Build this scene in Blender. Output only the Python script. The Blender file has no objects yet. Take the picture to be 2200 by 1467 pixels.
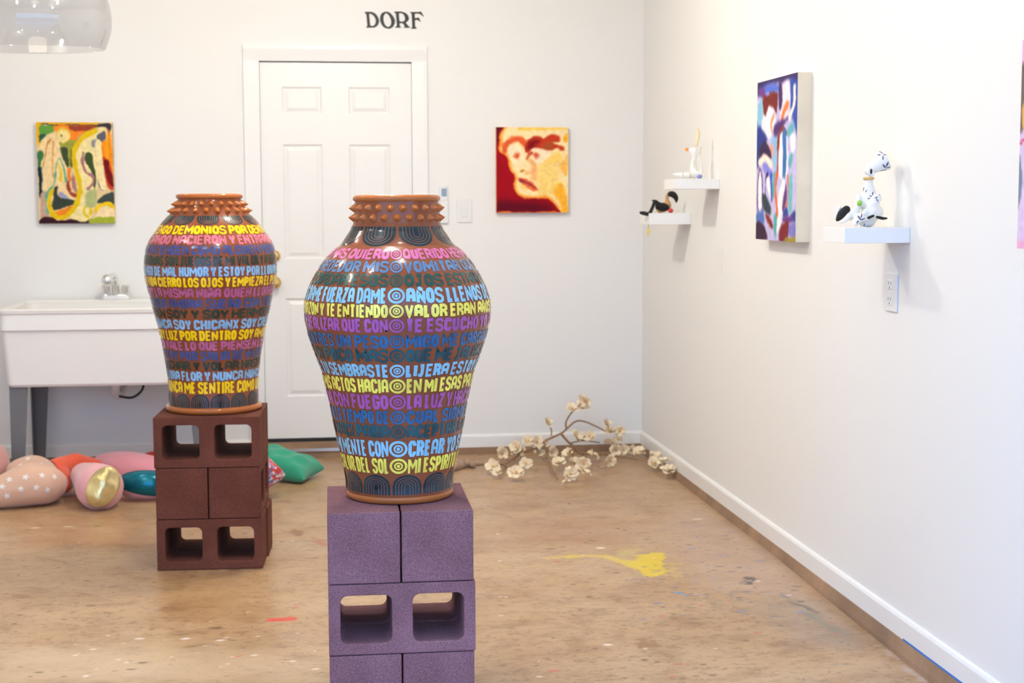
import bpy, bmesh, math, random
import numpy as np
from mathutils import Vector, Matrix, Euler
from mathutils.bvhtree import BVHTree
from mathutils.geometry import tessellate_polygon

SC = bpy.context.scene
COL = SC.collection
random.seed(7)
PI = math.pi

# ------------------------------------------------------------------ camera
FPX, YAW, PITCH, ROLL, CAMH = 3219.16, .1279, .0926, -.0031, 1.3757
D, X = 8.1012, 1.7688            # back wall at y = D, right wall at x = X
_cy, _sy = math.cos(YAW), math.sin(YAW)
CF = Vector((_sy*math.cos(PITCH), _cy*math.cos(PITCH), -math.sin(PITCH)))
_r = Vector((_cy, -_sy, 0)); _u = _r.cross(CF)
CR = math.cos(ROLL)*_r + math.sin(ROLL)*_u
CU = -math.sin(ROLL)*_r + math.cos(ROLL)*_u
CC = Vector((0, 0, CAMH))
cam_d = bpy.data.cameras.new('camera'); cam = bpy.data.objects.new('camera', cam_d); COL.objects.link(cam)
cam_d.sensor_width = 36; cam_d.lens = FPX*36/2200
cam.matrix_world = Matrix(((CR.x, CU.x, -CF.x, CC.x), (CR.y, CU.y, -CF.y, CC.y), (CR.z, CU.z, -CF.z, CC.z), (0, 0, 0, 1)))
cam_d.dof.use_dof = True; cam_d.dof.focus_distance = 3.95; cam_d.dof.aperture_fstop = 6.3
cam_d.clip_start = .05
SC.camera = cam

# ------------------------------------------------------------------ light, world, exposure
SC.view_settings.view_transform = 'Standard'; SC.view_settings.look = 'None'
SC.view_settings.exposure = 0.16; SC.view_settings.gamma = 1.0
SC.view_settings.use_curve_mapping = False
wd = bpy.data.worlds.new('sky'); SC.world = wd; wd.use_nodes = True
bg = wd.node_tree.nodes['Background']; bg.inputs[0].default_value = (.345, .565, 1.0, 1); bg.inputs[1].default_value = 3.3
WARM = (1.0, .95, .83)
def point(x, y, z, power, rad=.045, color=WARM):
    l = bpy.data.lights.new('track_bulb_light', 'POINT'); l.energy = power; l.color = color; l.shadow_soft_size = rad
    o = bpy.data.objects.new('track_bulb_light', l); o.location = (x, y, z); COL.objects.link(o); return o
LAMPS = [(.10, 4.35, 2.62, 28), (.12, 6.05, 2.62, 52), (-1.45, 5.1, 2.62, 13), (-1.4, 6.7, 2.62, 7), (.30, 3.65, 2.62, 8), (-.7, 3.5, 2.62, 8), (-1.5, 3.9, 2.62, 9)]
for a in LAMPS: point(*a)

# ------------------------------------------------------------------ pixel helpers (2200 x 1467 frame of the photograph)
def ray(px, py): return CF*FPX + CR*(px-1100) + CU*(733.5-py)
def at_y(px, py, y): d = ray(px, py); return CC + d*(y/d.y)
def at_x(px, py, x): d = ray(px, py); return CC + d*(x/d.x)
def at_z(px, py, z): d = ray(px, py); return CC + d*((z-CAMH)/d.z)
def proj(p):
    d = Vector(p)-CC; z = d.dot(CF); return 1100+FPX*d.dot(CR)/z, 733.5-FPX*d.dot(CU)/z
SLOPE = .0125
def floor_z(y): return -SLOPE*(5.65-y) if y < 5.65 else 0.0
def on_floor(px, py):
    p = at_z(px, py, 0)
    for _ in range(6): p = at_z(px, py, floor_z(p.y))
    return p

# ------------------------------------------------------------------ material helpers
def lin(c):
    def f(v):
        v /= 255.0
        return v/12.92 if v <= .04045 else ((v+.055)/1.055)**2.4
    return tuple(f(v) for v in c)
def mat(name, col, rough=.6, metal=0, vary=0, scale=8, bump=0, bscale=80, spec=.5, coat=0, detail=4, stretch=None, trans=0):
    m = bpy.data.materials.new(name); m.use_nodes = True
    nt = m.node_tree; b = nt.nodes['Principled BSDF']
    c = (*col, 1)
    b.inputs['Base Color'].default_value = c; b.inputs['Roughness'].default_value = rough
    b.inputs['Metallic'].default_value = metal; b.inputs['Specular IOR Level'].default_value = spec
    b.inputs['Coat Weight'].default_value = coat; b.inputs['Coat Roughness'].default_value = .06
    if vary or bump:
        tc = nt.nodes.new('ShaderNodeTexCoord'); src = tc.outputs['Object']
        if stretch:
            mp = nt.nodes.new('ShaderNodeMapping'); mp.inputs['Scale'].default_value = stretch
            nt.links.new(src, mp.inputs[0]); src = mp.outputs[0]
    if vary:
        n = nt.nodes.new('ShaderNodeTexNoise'); n.inputs['Scale'].default_value = scale; n.inputs['Detail'].default_value = detail
        nt.links.new(src, n.inputs['Vector'])
        r = nt.nodes.new('ShaderNodeValToRGB')
        r.color_ramp.elements[0].position = .3; r.color_ramp.elements[1].position = .7
        r.color_ramp.elements[0].color = (*[max(0, v*(1-vary)) for v in col], 1)
        r.color_ramp.elements[1].color = (*[min(1, v*(1+vary)) for v in col], 1)
        nt.links.new(n.outputs['Fac'], r.inputs[0]); nt.links.new(r.outputs[0], b.inputs['Base Color'])
    if bump:
        n2 = nt.nodes.new('ShaderNodeTexNoise'); n2.inputs['Scale'].default_value = bscale; n2.inputs['Detail'].default_value = 4
        nt.links.new(src, n2.inputs['Vector'])
        bp = nt.nodes.new('ShaderNodeBump'); bp.inputs['Strength'].default_value = bump; bp.inputs['Distance'].default_value = .004
        nt.links.new(n2.outputs['Fac'], bp.inputs['Height']); nt.links.new(bp.outputs[0], b.inputs['Normal'])
    return m
def attr_mat(name, rough=.6, attr='paint', bump=0, bscale=300):
    m = mat(name, (.5, .5, .5), rough, bump=bump, bscale=bscale)
    nt = m.node_tree; a = nt.nodes.new('ShaderNodeAttribute'); a.attribute_name = attr
    nt.links.new(a.outputs['Color'], nt.nodes['Principled BSDF'].inputs['Base Color']); return m

# ------------------------------------------------------------------ mesh helpers
def link(name, me, m=None, parent=None, loc=None, smooth=False):
    o = bpy.data.objects.new(name, me); COL.objects.link(o)
    if m: me.materials.append(m)
    if parent: o.parent = parent
    if loc is not None: o.location = loc
    if smooth: me.polygons.foreach_set('use_smooth', [True]*len(me.polygons))
    return o
def obj(name, bm, m=None, parent=None, loc=None, smooth=False):
    me = bpy.data.meshes.new(name); bm.normal_update(); bm.to_mesh(me); bm.free()
    return link(name, me, m, parent, loc, smooth)
def mesh(name, vs, fs, m=None, parent=None, loc=None, smooth=False):
    me = bpy.data.meshes.new(name); me.from_pydata([tuple(v) for v in vs], [], fs); me.update()
    return link(name, me, m, parent, loc, smooth)
def empty(name, loc=(0, 0, 0), rz=0, parent=None):
    o = bpy.data.objects.new(name, None); COL.objects.link(o); o.location = loc; o.rotation_euler = (0, 0, rz)
    o.empty_display_size = .1
    if parent: o.parent = parent
    return o
def tag(o, label=None, cat=None, group=None, kind=None):
    for k, v in (('label', label), ('category', cat), ('group', group), ('kind', kind)):
        if v: o[k] = v
    return o
def struct(o): o['kind'] = 'structure'; return o
def box(bm, x0, x1, y0, y1, z0, z1):
    v = [bm.verts.new(p) for p in ((x0,y0,z0),(x1,y0,z0),(x1,y1,z0),(x0,y1,z0),(x0,y0,z1),(x1,y0,z1),(x1,y1,z1),(x0,y1,z1))]
    for f in ((3,2,1,0),(4,5,6,7),(0,1,5,4),(1,2,6,5),(2,3,7,6),(3,0,4,7)): bm.faces.new([v[i] for i in f])
def boxobj(name, x0, x1, y0, y1, z0, z1, m, parent=None, bev=0):
    bm = bmesh.new(); box(bm, x0, x1, y0, y1, z0, z1)
    o = obj(name, bm, m, parent)
    if bev: bevel(o, bev)
    return o
def bevel(o, w, seg=2):
    b = o.modifiers.new('bevel', 'BEVEL'); b.width = w; b.segments = seg; b.limit_method = 'ANGLE'; b.angle_limit = .6
def prism(bm, prof, axis, a0, a1):
    """extrude a closed 2D profile along x ('x': prof=(y,z)) or y ('y': prof=(x,z)) or z"""
    def P(p, a): return (a, p[0], p[1]) if axis == 'x' else ((p[0], a, p[1]) if axis == 'y' else (p[0], p[1], a))
    A = [bm.verts.new(P(p, a0)) for p in prof]; B = [bm.verts.new(P(p, a1)) for p in prof]
    n = len(prof)
    for i in range(n): bm.faces.new((A[i], A[(i+1) % n], B[(i+1) % n], B[i]))
    bm.faces.new(A[::-1]); bm.faces.new(B)
    bmesh.ops.recalc_face_normals(bm, faces=bm.faces)
def lathe(bm, prof, n=48, cap0=True, cap1=True):
    rings = []
    for r, z in prof: rings.append([bm.verts.new((r*math.sin(2*PI*k/n), -r*math.cos(2*PI*k/n), z)) for k in range(n)])
    for a, b in zip(rings, rings[1:]):
        for k in range(n): bm.faces.new((a[k], a[(k+1) % n], b[(k+1) % n], b[k]))
    if cap0: bm.faces.new(rings[0][::-1])
    if cap1: bm.faces.new(rings[-1])
    return rings
def tube(bm, pts, rads, n=10):
    pts = [Vector(p) for p in pts]
    if not hasattr(rads, '__len__'): rads = [rads]*len(pts)
    rings = []; up = Vector((.13, .27, 1)).normalized()
    for i, p in enumerate(pts):
        t = (pts[min(i+1, len(pts)-1)]-pts[max(i-1, 0)]).normalized()
        a = t.cross(up)
        if a.length < 1e-3: a = t.cross(Vector((1, 0, 0)))
        a.normalize(); b = t.cross(a)
        rings.append([bm.verts.new(p+(a*math.cos(2*PI*k/n)+b*math.sin(2*PI*k/n))*rads[i]) for k in range(n)])
    for a, b in zip(rings, rings[1:]):
        for k in range(n): bm.faces.new((a[k], a[(k+1) % n], b[(k+1) % n], b[k]))
    bm.faces.new(rings[0][::-1]); bm.faces.new(rings[-1])
    bmesh.ops.recalc_face_normals(bm, faces=bm.faces)
def crom(pts, seg=6, closed=False):
    pts = [tuple(p) for p in pts]; n = len(pts); out = []
    rng = range(n if closed else n-1)
    for i in rng:
        if closed: p = [np.array(pts[(i+k) % n], float) for k in (-1, 0, 1, 2)]
        else: p = [np.array(pts[min(max(i+k, 0), n-1)], float) for k in (-1, 0, 1, 2)]
        for s in range(seg):
            t = s/seg
            out.append(.5*(2*p[1]+(p[2]-p[0])*t+(2*p[0]-5*p[1]+4*p[2]-p[3])*t*t+(3*p[1]-p[0]-3*p[2]+p[3])*t**3))
    if not closed: out.append(np.array(pts[-1], float))
    return out
def blob(name, chains, m, parent=None, vox=.006, smooth=8):
    """one continuous skin over chains of (x, y, z, r[, squash_z])"""
    bm = bmesh.new()
    for ch in chains:
        ch = [tuple(c) for c in ch]
        pts = crom(ch, 5) if len(ch) > 1 else [np.array(ch[0], float)]
        for p in pts:
            mtx = Matrix.Translation(Vector(p[:3])) @ Matrix.Diagonal((p[3], p[3], p[3]*(p[4] if len(p) > 4 else 1), 1))
            bmesh.ops.create_icosphere(bm, subdivisions=2, radius=1, matrix=mtx)
    o = obj(name, bm, m, parent, smooth=True)
    r = o.modifiers.new('remesh', 'REMESH'); r.mode = 'VOXEL'; r.voxel_size = vox; r.use_smooth_shade = True
    s = o.modifiers.new('smooth', 'SMOOTH'); s.factor = .5; s.iterations = smooth
    return o
def ball(bm, c, r, sub=3):
    r = r if hasattr(r, '__len__') else (r, r, r)
    bmesh.ops.create_icosphere(bm, subdivisions=sub, radius=1, matrix=Matrix.Translation(Vector(c)) @ Matrix.Diagonal((*r, 1)))

# ------------------------------------------------------------------ materials of the setting
M = {}
M['wall'] = mat('white_wall_paint', (.84, .83, .81), .55, bump=.05, bscale=200, spec=.3)
M['trimw'] = mat('white_trim_paint', (.85, .84, .82), .35, spec=.4)
M['ceil'] = mat('white_ceiling_paint', (.84, .83, .8), .7)
M['curb'] = mat('bare_curb_concrete', lin((150, 120, 94)), .8, vary=.25, scale=6, bump=.3, bscale=120)
M['outside'] = mat('driveway_concrete', (.35, .34, .33), .9)
M['metal'] = mat('brushed_aluminium', (.7, .7, .7), .35, metal=1)
M['dark'] = mat('black_rubber_and_gap', (.012, .012, .014), .6)
M['brass'] = mat('polished_brass', (.75, .52, .18), .18, metal=1)
M['white_plastic'] = mat('white_plastic', (.8, .79, .77), .35)

# ------------------------------------------------------------------ floor with its paint spills
def build_floor():
    x0, x1, y0, y1, st = -2.2, X, 3.2, D, .007
    nx, ny = int((x1-x0)/st)+1, int((y1-y0)/st)+1
    gx = np.linspace(x0, x1, nx); gy = np.linspace(y0, y1, ny)
    GX, GY = np.meshgrid(gx, gy)
    colr = np.zeros((ny, nx, 3)); al = np.zeros((ny, nx))
    rng = np.random.default_rng(5)
    # low frequency jitter so that spots get ragged edges
    def nse(k, seed):
        r = np.random.default_rng(seed); a = r.random((int((y1-y0)/k)+3, int((x1-x0)/k)+3))
        fx = (GX-x0)/k; fy = (GY-y0)/k; ix = fx.astype(int); iy = fy.astype(int); tx = fx-ix; ty = fy-iy
        tx = tx*tx*(3-2*tx); ty = ty*ty*(3-2*ty)
        return (a[iy, ix]*(1-tx)+a[iy, ix+1]*tx)*(1-ty)+(a[iy+1, ix]*(1-tx)+a[iy+1, ix+1]*tx)*ty
    N1 = nse(.05, 1); N2 = nse(.02, 2); N3 = nse(.16, 3)
    jit = (N1-.5)*.05+(N2-.5)*.03
    def put(mask, c, a):
        mk = np.clip(mask, 0, 1)*a
        c = np.array(lin(c))
        keep = al*(1-mk); tot = keep+mk
        colr[:] = np.where(tot[..., None] > 1e-6, (colr*keep[..., None]+c*mk[..., None])/np.maximum(tot, 1e-6)[..., None], c)
        al[:] = tot
    def wpts(pts): return [on_floor(*p) for p in pts]
    def stroke(pts, w, c, a, feather=.02, rag=.42, rough=0):
        P = crom([(p.x, p.y) for p in wpts(pts)], 5)
        d = np.full(GX.shape, 9.0)
        xs = [p[0] for p in P]; ys = [p[1] for p in P]
        sx = slice(max(0, int((min(xs)-.3-x0)/st)), int((max(xs)+.3-x0)/st)); sy = slice(max(0, int((min(ys)-.3-y0)/st)), int((max(ys)+.3-y0)/st))
        gx_, gy_ = GX[sy, sx], GY[sy, sx]; dd = np.full(gx_.shape, 9.0)
        n = len(P)-1
        for i in range(n):
            ax, ay = P[i]; bx, by = P[i+1]; L = (bx-ax)**2+(by-ay)**2+1e-9
            t = np.clip(((gx_-ax)*(bx-ax)+(gy_-ay)*(by-ay))/L, 0, 1)
            ww = w if not hasattr(w, '__len__') else w[0]+(w[1]-w[0])*i/n
            dd = np.minimum(dd, np.hypot(gx_-ax-t*(bx-ax), gy_-ay-t*(by-ay))-ww)
        mk = np.zeros(GX.shape); mk[sy, sx] = np.clip(-(dd+jit[sy, sx]*rag)/feather, 0, 1)
        if rough: mk *= np.clip((N2+N1*.6-.8+1-rough)*3, 0, 1)
        put(mk, c, a)
    def fill(pts, c, a, feather=.02, rag=1.0, rough=0):
        P = [(p.x, p.y) for p in wpts(pts)]; ins = np.zeros(GX.shape, bool); d = np.full(GX.shape, 9.0); n = len(P)
        for i in range(n):
            ax, ay = P[i]; bx, by = P[(i+1) % n]
            c1 = ((ay > GY) != (by > GY)) & (GX < (bx-ax)*(GY-ay)/(by-ay+1e-12)+ax); ins ^= c1
            L = (bx-ax)**2+(by-ay)**2+1e-9; t = np.clip(((GX-ax)*(bx-ax)+(GY-ay)*(by-ay))/L, 0, 1)
            d = np.minimum(d, np.hypot(GX-ax-t*(bx-ax), GY-ay-t*(by-ay)))
        s = np.where(ins, d, -d)+jit*rag; mk = np.clip(s/feather+.5, 0, 1)
        if rough: mk *= np.clip((N2+N1*.6-.8+1-rough)*3, 0, 1)
        put(mk, c, a)
    # broad stains and tone patches
    fill([(1080, 1110), (1400, 1120), (1330, 1170), (1120, 1160)], (165, 118, 80), .45, .12)
    fill([(1480, 1080), (1720, 1200), (1760, 1300), (1500, 1260), (1420, 1130)], (186, 160, 145), .45, .15)
    fill([(1600, 1290), (1780, 1290), (1880, 1400), (1700, 1380)], (140, 128, 115), .45, .12)
    fill([(330, 1240), (560, 1240), (640, 1330), (380, 1340)], (168, 126, 78), .35, .12)  # soft reflection of the far stack, darkened into the floor colour
    fill([(0, 1110), (330, 1110), (320, 1180), (60, 1170)], (168, 118, 78), .45, .12)
    fill([(0, 1400), (500, 1380), (720, 1467), (0, 1467)], (208, 182, 148), .5, .15)
    fill([(1060, 1080), (1180, 1080), (1130, 1100), (1060, 1096)], (140, 100, 62), .35, .05)
    # streaks
    stroke([(1100, 1345), (1160, 1335), (1250, 1352), (1280, 1350)], .035, (140, 104, 72), .55, .05)
    stroke([(1170, 1325), (1260, 1345), (1240, 1380), (1230, 1400), (1290, 1392)], (.02, .035), (140, 104, 72), .55, .04)
    fill([(1370, 1372), (1398, 1360), (1424, 1370), (1412, 1385), (1390, 1388)], (142, 102, 62), .75, .02, 1.5, .5)
    # yellow splash
    fill([(1372, 1190), (1420, 1188), (1430, 1210), (1440, 1232), (1400, 1243), (1375, 1230), (1350, 1215)], (216, 188, 28), .95, .02, .8)
    fill([(1420, 1205), (1465, 1215), (1460, 1236), (1425, 1240)], (212, 186, 70), .55, .03, 1.5, .4)
    stroke([(1175, 1199), (1280, 1194), (1340, 1206), (1375, 1215)], (.022, .06), (214, 188, 60), .85, .03)
    fill([(1330, 1180), (1372, 1180), (1360, 1195), (1330, 1192)], (214, 196, 110), .4, .03)
    # red streaks
    stroke([(1445, 1022), (1475, 1045), (1492, 1060)], (.012, .022), (214, 70, 50), .85, .02)
    stroke([(588, 1331), (604, 1331), (620, 1330)], .022, (212, 66, 56), .9, .012, .5)
    stroke([(505, 1412), (518, 1409)], .008, (214, 80, 60), .8, .01, .2)
    stroke([(1774, 1389), (1788, 1389)], .008, (214, 70, 60), .85, .01, .2)
    stroke([(636, 1298), (640, 1306)], .01, (205, 90, 60), .6, .01, .3)
    fill([(668, 1155), (705, 1160), (700, 1172), (680, 1170)], (170, 90, 50), .7, .03)
    fill([(630, 1140), (650, 1142), (645, 1150)], (130, 80, 50), .7, .02)
    # grey blue drags by the wall
    stroke([(1480, 1285), (1570, 1290), (1573, 1272), (1660, 1272), (1700, 1290)], .01, (120, 122, 118), .75, .012)
    stroke([(1692, 1292), (1725, 1302), (1758, 1317)], .012, (86, 88, 86), .8, .012)
    stroke([(1730, 1318), (1770, 1340), (1815, 1364)], .03, (120, 124, 118), .6, .03)
    stroke([(1770, 1428), (1850, 1426)], .008, (122, 128, 120), .7, .012)
    stroke([(1795, 1378), (1800, 1410)], .006, (128, 134, 126), .6, .01)
    stroke([(1456, 1272), (1480, 1282)], .008, (100, 150, 196), .85, .008)
    fill([(1605, 1240), (1620, 1242), (1618, 1258), (1604, 1254)], (84, 72, 68), .9, .012, 1)
    stroke([(1450, 1122), (1500, 1123)], .008, (100, 92, 86), .7, .01)
    stroke([(1455, 1152), (1510, 1150)], .016, (140, 104, 92), .7, .02)
    stroke([(50, 1192), (100, 1200), (160, 1212)], .008, (150, 112, 70), .7, .012)
    stroke([(355, 1306), (460, 1304)], .007, (140, 104, 66), .7, .01)
    stroke([(590, 1169), (700, 1169)], .004, (110, 82, 56), .6, .008, .1)
    stroke([(1870, 1370), (1925, 1416), (1985, 1464)], (.008, .018), (226, 220, 226), .55, .03, .6)
    stroke([(1700, 1270), (1760, 1310), (1860, 1370)], .03, (186, 168, 158), .35, .05)
    # flecks
    def fleck(p, rx, ry, c, a):
        i0 = int((p.x-x0)/st); j0 = int((p.y-y0)/st); k = int(max(rx, ry)*2.5/st)+2
        sl = (slice(max(0, j0-k), j0+k), slice(max(0, i0-k), i0+k))
        gx_, gy_ = GX[sl], GY[sl]
        if gx_.size == 0: return
        mk = np.clip((1.2-np.hypot((gx_-p.x)/rx, (gy_-p.y)/ry))/.5, 0, 1)*a
        cc = np.array(lin(c)); keep = al[sl]*(1-mk); tot = keep+mk
        colr[sl] = (colr[sl]*keep[..., None]+cc*mk[..., None])/np.maximum(tot, 1e-6)[..., None]; al[sl] = tot
    pal = [((240, 226, 206), .75, 70, (40, 1900), (1110, 1460)), ((100, 76, 56), .75, 190, (0, 1900), (1090, 1460)),
           ((110, 132, 184), .85, 48, (1380, 1760), (1120, 1330)), ((208, 92, 66), .75, 22, (1100, 1800), (1060, 1460)),
           ((110, 102, 104), .7, 170, (1350, 1800), (1100, 1330)), ((150, 112, 70), .6, 160, (0, 1700), (1090, 1460)),
           ((236, 226, 212), .8, 26, (150, 720), (1360, 1466))]
    for c, a, n, (xa, xb), (ya, yb) in pal:
        for _ in range(n):
            px, py = rng.uniform(xa, xb), rng.uniform(ya, yb)
            p = on_floor(px, py)
            if p.x > X-.05 or p.y > D-.1: continue
            s = rng.choice([.002, .004, .006, .009], p=[.45, .3, .17, .08])
            fleck(p, s*rng.uniform(1, 2.4)+.003, s*rng.uniform(.6, 1.2)+.003, c, a)
    Z = np.where(GY < 5.65, -SLOPE*(5.65-GY), 0)
    vs = np.stack([GX, GY, Z], -1).reshape(-1, 3)
    idx = np.arange(nx*ny).reshape(ny, nx)
    q = np.stack([idx[:-1, :-1], idx[:-1, 1:], idx[1:, 1:], idx[1:, :-1]], -1).reshape(-1, 4)
    extra = [(-3.4, -6, floor_z(2.5)), (X, -6, floor_z(2.5)), (-3.4, 2.5, floor_z(2.5)), (X, 2.5, floor_z(2.5)), (-3.4, y0, floor_z(y0)), (X, y0, floor_z(y0)), (x0, y0, floor_z(y0)),
             (-3.4, 5.65, 0), (x0, 5.65, 0), (-3.4, D, 0), (x0, D, 0)]
    b = len(vs); vs = np.concatenate([vs, np.array(extra)])
    me = bpy.data.meshes.new('floor')
    big = [(b+2, b+3, b+5, b+6, b+4), (b+4, b+6, b+8, b+7), (b+7, b+8, b+10, b+9)]
    me.from_pydata(vs.tolist(), [], q.tolist()+big); me.update()
    at = me.attributes.new('stain_and_shade', 'FLOAT_COLOR', 'POINT')
    ca = np.zeros((len(vs), 4), np.float32); ca[:b, :3] = colr.reshape(-1, 3); ca[:b, 3] = al.reshape(-1)
    at.data.foreach_set('color', ca.ravel())
    m = bpy.data.materials.new('worn_concrete'); m.use_nodes = True; nt = m.node_tree; bs = nt.nodes['Principled BSDF']
    tc = nt.nodes.new('ShaderNodeTexCoord')
    def noise(sc, det, stretch=(1, 1, 1), ro=.6):
        mp = nt.nodes.new('ShaderNodeMapping'); mp.inputs['Scale'].default_value = stretch; nt.links.new(tc.outputs['Object'], mp.inputs[0])
        n = nt.nodes.new('ShaderNodeTexNoise'); n.inputs['Scale'].default_value = sc; n.inputs['Detail'].default_value = det
        n.inputs['Roughness'].default_value = ro; nt.links.new(mp.outputs[0], n.inputs['Vector']); return n.outputs['Fac']
    def ramp(f, stops):
        r = nt.nodes.new('ShaderNodeValToRGB'); e = r.color_ramp.elements
        e[0].position, e[0].color = stops[0][0], (*stops[0][1], 1); e[1].position, e[1].color = stops[-1][0], (*stops[-1][1], 1)
        for p, c in stops[1:-1]: k = e.new(p); k.color = (*c, 1)
        nt.links.new(f, r.inputs[0]); return r.outputs[0]
    def mix(a, bb, fac, mode='MIX'):
        x = nt.nodes.new('ShaderNodeMix'); x.data_type = 'RGBA'; x.blend_type = mode
        for s, v in ((x.inputs[0], fac), (x.inputs[6], a), (x.inputs[7], bb)):
            if hasattr(v, 'is_linked'): nt.links.new(v, s)
            else: s.default_value = v
        return x.outputs[2]
    base = ramp(noise(1.6, 6, (.8, 1.3, 1)), [(.28, lin((166, 130, 95))), (.5, lin((184, 151, 115))), (.72, lin((196, 167, 133)))])
    base = mix(base, ramp(noise(9, 8, (.8, 1.2, 1), .7), [(.3, (.58, .5, .43)), (.52, (1, 1, 1)), (1, (1.14, 1.12, 1.08))]), .75, 'MULTIPLY')
    base = mix(base, ramp(noise(40, 6, (.75, 1.2, 1), .75), [(.34, (.42, .34, .27)), (.47, (1, 1, 1)), (1, (1.06, 1.05, 1.04))]), .7, 'MULTIPLY')
    base = mix(base, ramp(noise(160, 3), [(.3, (.8, .78, .75)), (.6, (1.02, 1.02, 1.02))]), .6, 'MULTIPLY')
    a = nt.nodes.new('ShaderNodeAttribute'); a.attribute_name = 'stain_and_shade'
    base = mix(base, a.outputs['Color'], a.outputs['Alpha'])
    nt.links.new(base, bs.inputs['Base Color'])
    rr = ramp(noise(5, 5), [(.3, (.26,)*3), (.7, (.46,)*3)]); nt.links.new(rr, bs.inputs['Roughness'])
    bs.inputs['Specular IOR Level'].default_value = .45
    bp = nt.nodes.new('ShaderNodeBump'); bp.inputs['Strength'].default_value = .12; bp.inputs['Distance'].default_value = .004
    nt.links.new(noise(60, 5), bp.inputs['Height']); nt.links.new(bp.outputs[0], bs.inputs['Normal'])
    o = link('floor', me, m); struct(o)
build_floor()
struct(mesh('floor_driveway', [(-14, -16, floor_z(2.5)), (14, -16, floor_z(2.5)), (14, 2.5, floor_z(2.5)), (-14, 2.5, floor_z(2.5))], [(0, 1, 2, 3)], M['outside']))

# ------------------------------------------------------------------ room shell
LW, YO, CH = -3.4, 2.5, 2.75
struct(boxobj('wall_right', X, X+.12, YO, D+.12, -.1, CH, M['wall']))
struct(boxobj('wall_left', LW-.12, LW, YO, D+.12, -.1, CH, M['wall']))
DL, DR, DT, DB = -.2984, .5056, 2.122, .102           # door opening in the back wall
bm = bmesh.new()
box(bm, LW, DL-.02, D, D+.12, -.1, CH); box(bm, DR+.02, X, D, D+.12, -.1, CH)
box(bm, DL-.02, DR+.02, D, D+.12, DT+.02, CH); box(bm, DL-.02, DR+.02, D, D+.12, -.1, .04)
struct(obj('wall_back', bm, M['wall']))
struct(boxobj('ceiling', LW-.12, X+.12, YO, D+.12, CH, CH+.1, M['ceil']))
bm = bmesh.new(); box(bm, LW-.12, X+.12, YO-.1, YO, 2.15, CH+.1); box(bm, LW-.12, -2.1, YO-.1, YO, -.1, 2.15)  # unseen front wall, opening set to shape how sky light falls off
struct(obj('unseen_wall_front', bm, M['wall']))
CB = .039                                              # top of the bare curb = foot of the baseboard
def baseprof(s, w):                                    # profile across the wall: rounded top edge
    return [(w, CB), (w-s*.013, CB), (w-s*.013, CB+.058), (w-s*.009, CB+.066), (w, CB+.070)]
bm = bmesh.new()
prism(bm, baseprof(1, D), 'x', LW, DL-.082); prism(bm, baseprof(1, D), 'x', DR+.082, X)
struct(obj('baseboard_back', bm, M['trimw']))
bm = bmesh.new(); prism(bm, baseprof(1, X), 'y', YO, D-.013); struct(obj('baseboard_right', bm, M['trimw']))
bm = bmesh.new(); box(bm, LW, X-.016, D-.016, D, -.02, CB); struct(obj('trim_1', bm, M['curb']))
bm = bmesh.new()
prism(bm, [(X, -.1), (X-.028, -.1), (X-.024, .0), (X-.015, CB-.004), (X-.013, CB), (X, CB)], 'y', YO, D)
struct(obj('trim_2', bm, M['curb']))

# door: casing, jamb, six-panel slab
door = empty('door_1', (DL, D, DB)); struct(door)
bm = bmesh.new()
prof = lambda s: [(0, 0), (s*.082, 0), (s*.082, -.019), (s*.062, -.019), (s*.02, -.012), (0, -.009)]
for sx, x in ((-1, DL), (1, DR)):
    p = [(x+a, D+b) for a, b in prof(sx)]
    prism(bm, p, 'z', CB, DT-.0005)
prism(bm, [(D, DT), (D, DT+.082), (D-.019, DT+.082), (D-.019, DT+.062), (D-.012, DT+.02), (D-.009, DT)], 'x', DL-.082, DR+.082)
o = obj('door_casing', bm, M['trimw']); o.parent = door; o.matrix_parent_inverse = Matrix.Translation(-door.location)
def keep(o, par):                                      # parent without moving
    o.parent = par; o.matrix_parent_inverse = Matrix.Translation(-Vector(par.location)) if par.rotation_euler.z == 0 else (Matrix.Translation(par.location) @ Matrix.Rotation(par.rotation_euler.z, 4, 'Z')).inverted()
    return o
bm = bmesh.new()
box(bm, DL-.02, DL, D, D+.1, DB-.06, DT+.02); box(bm, DR, DR+.02, D, D+.1, DB-.06, DT+.02); box(bm, DL, DR, D, D+.1, DT, DT+.02)
box(bm, DL-.02, DR+.02, D+.062, D+.1, DB-.06, DT+.02)  # added backing behind the slab, keeps sky light out of the gaps
keep(obj('door_jamb_and_added_backing', bm, M['trimw']), door)
SY = D+.016                                            # face of the slab
x0, x1, z0, z1 = DL+.0015, DR-.0015, DB+.006, DT-.006
cols = [(605, 692), (748, 838)]; rows = [(186, 246), (310, 556), (641, 851)]
pan = []
for a, b in cols:
    for c, d in rows:
        p = at_y(a, c, SY); q = at_y(b, d, SY); pan.append((p.x, q.x, q.z, p.z))
xs = sorted({x0, x1, *[p[0] for p in pan[:1]], *[p[1] for p in pan[:1]], pan[3][0], pan[3][1]})
zs = sorted({z0, z1, *[v for p in pan[:3] for v in p[2:]]})
bm = bmesh.new()
def quadf(*ps): bm.faces.new([bm.verts.new(p) for p in ps])
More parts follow.
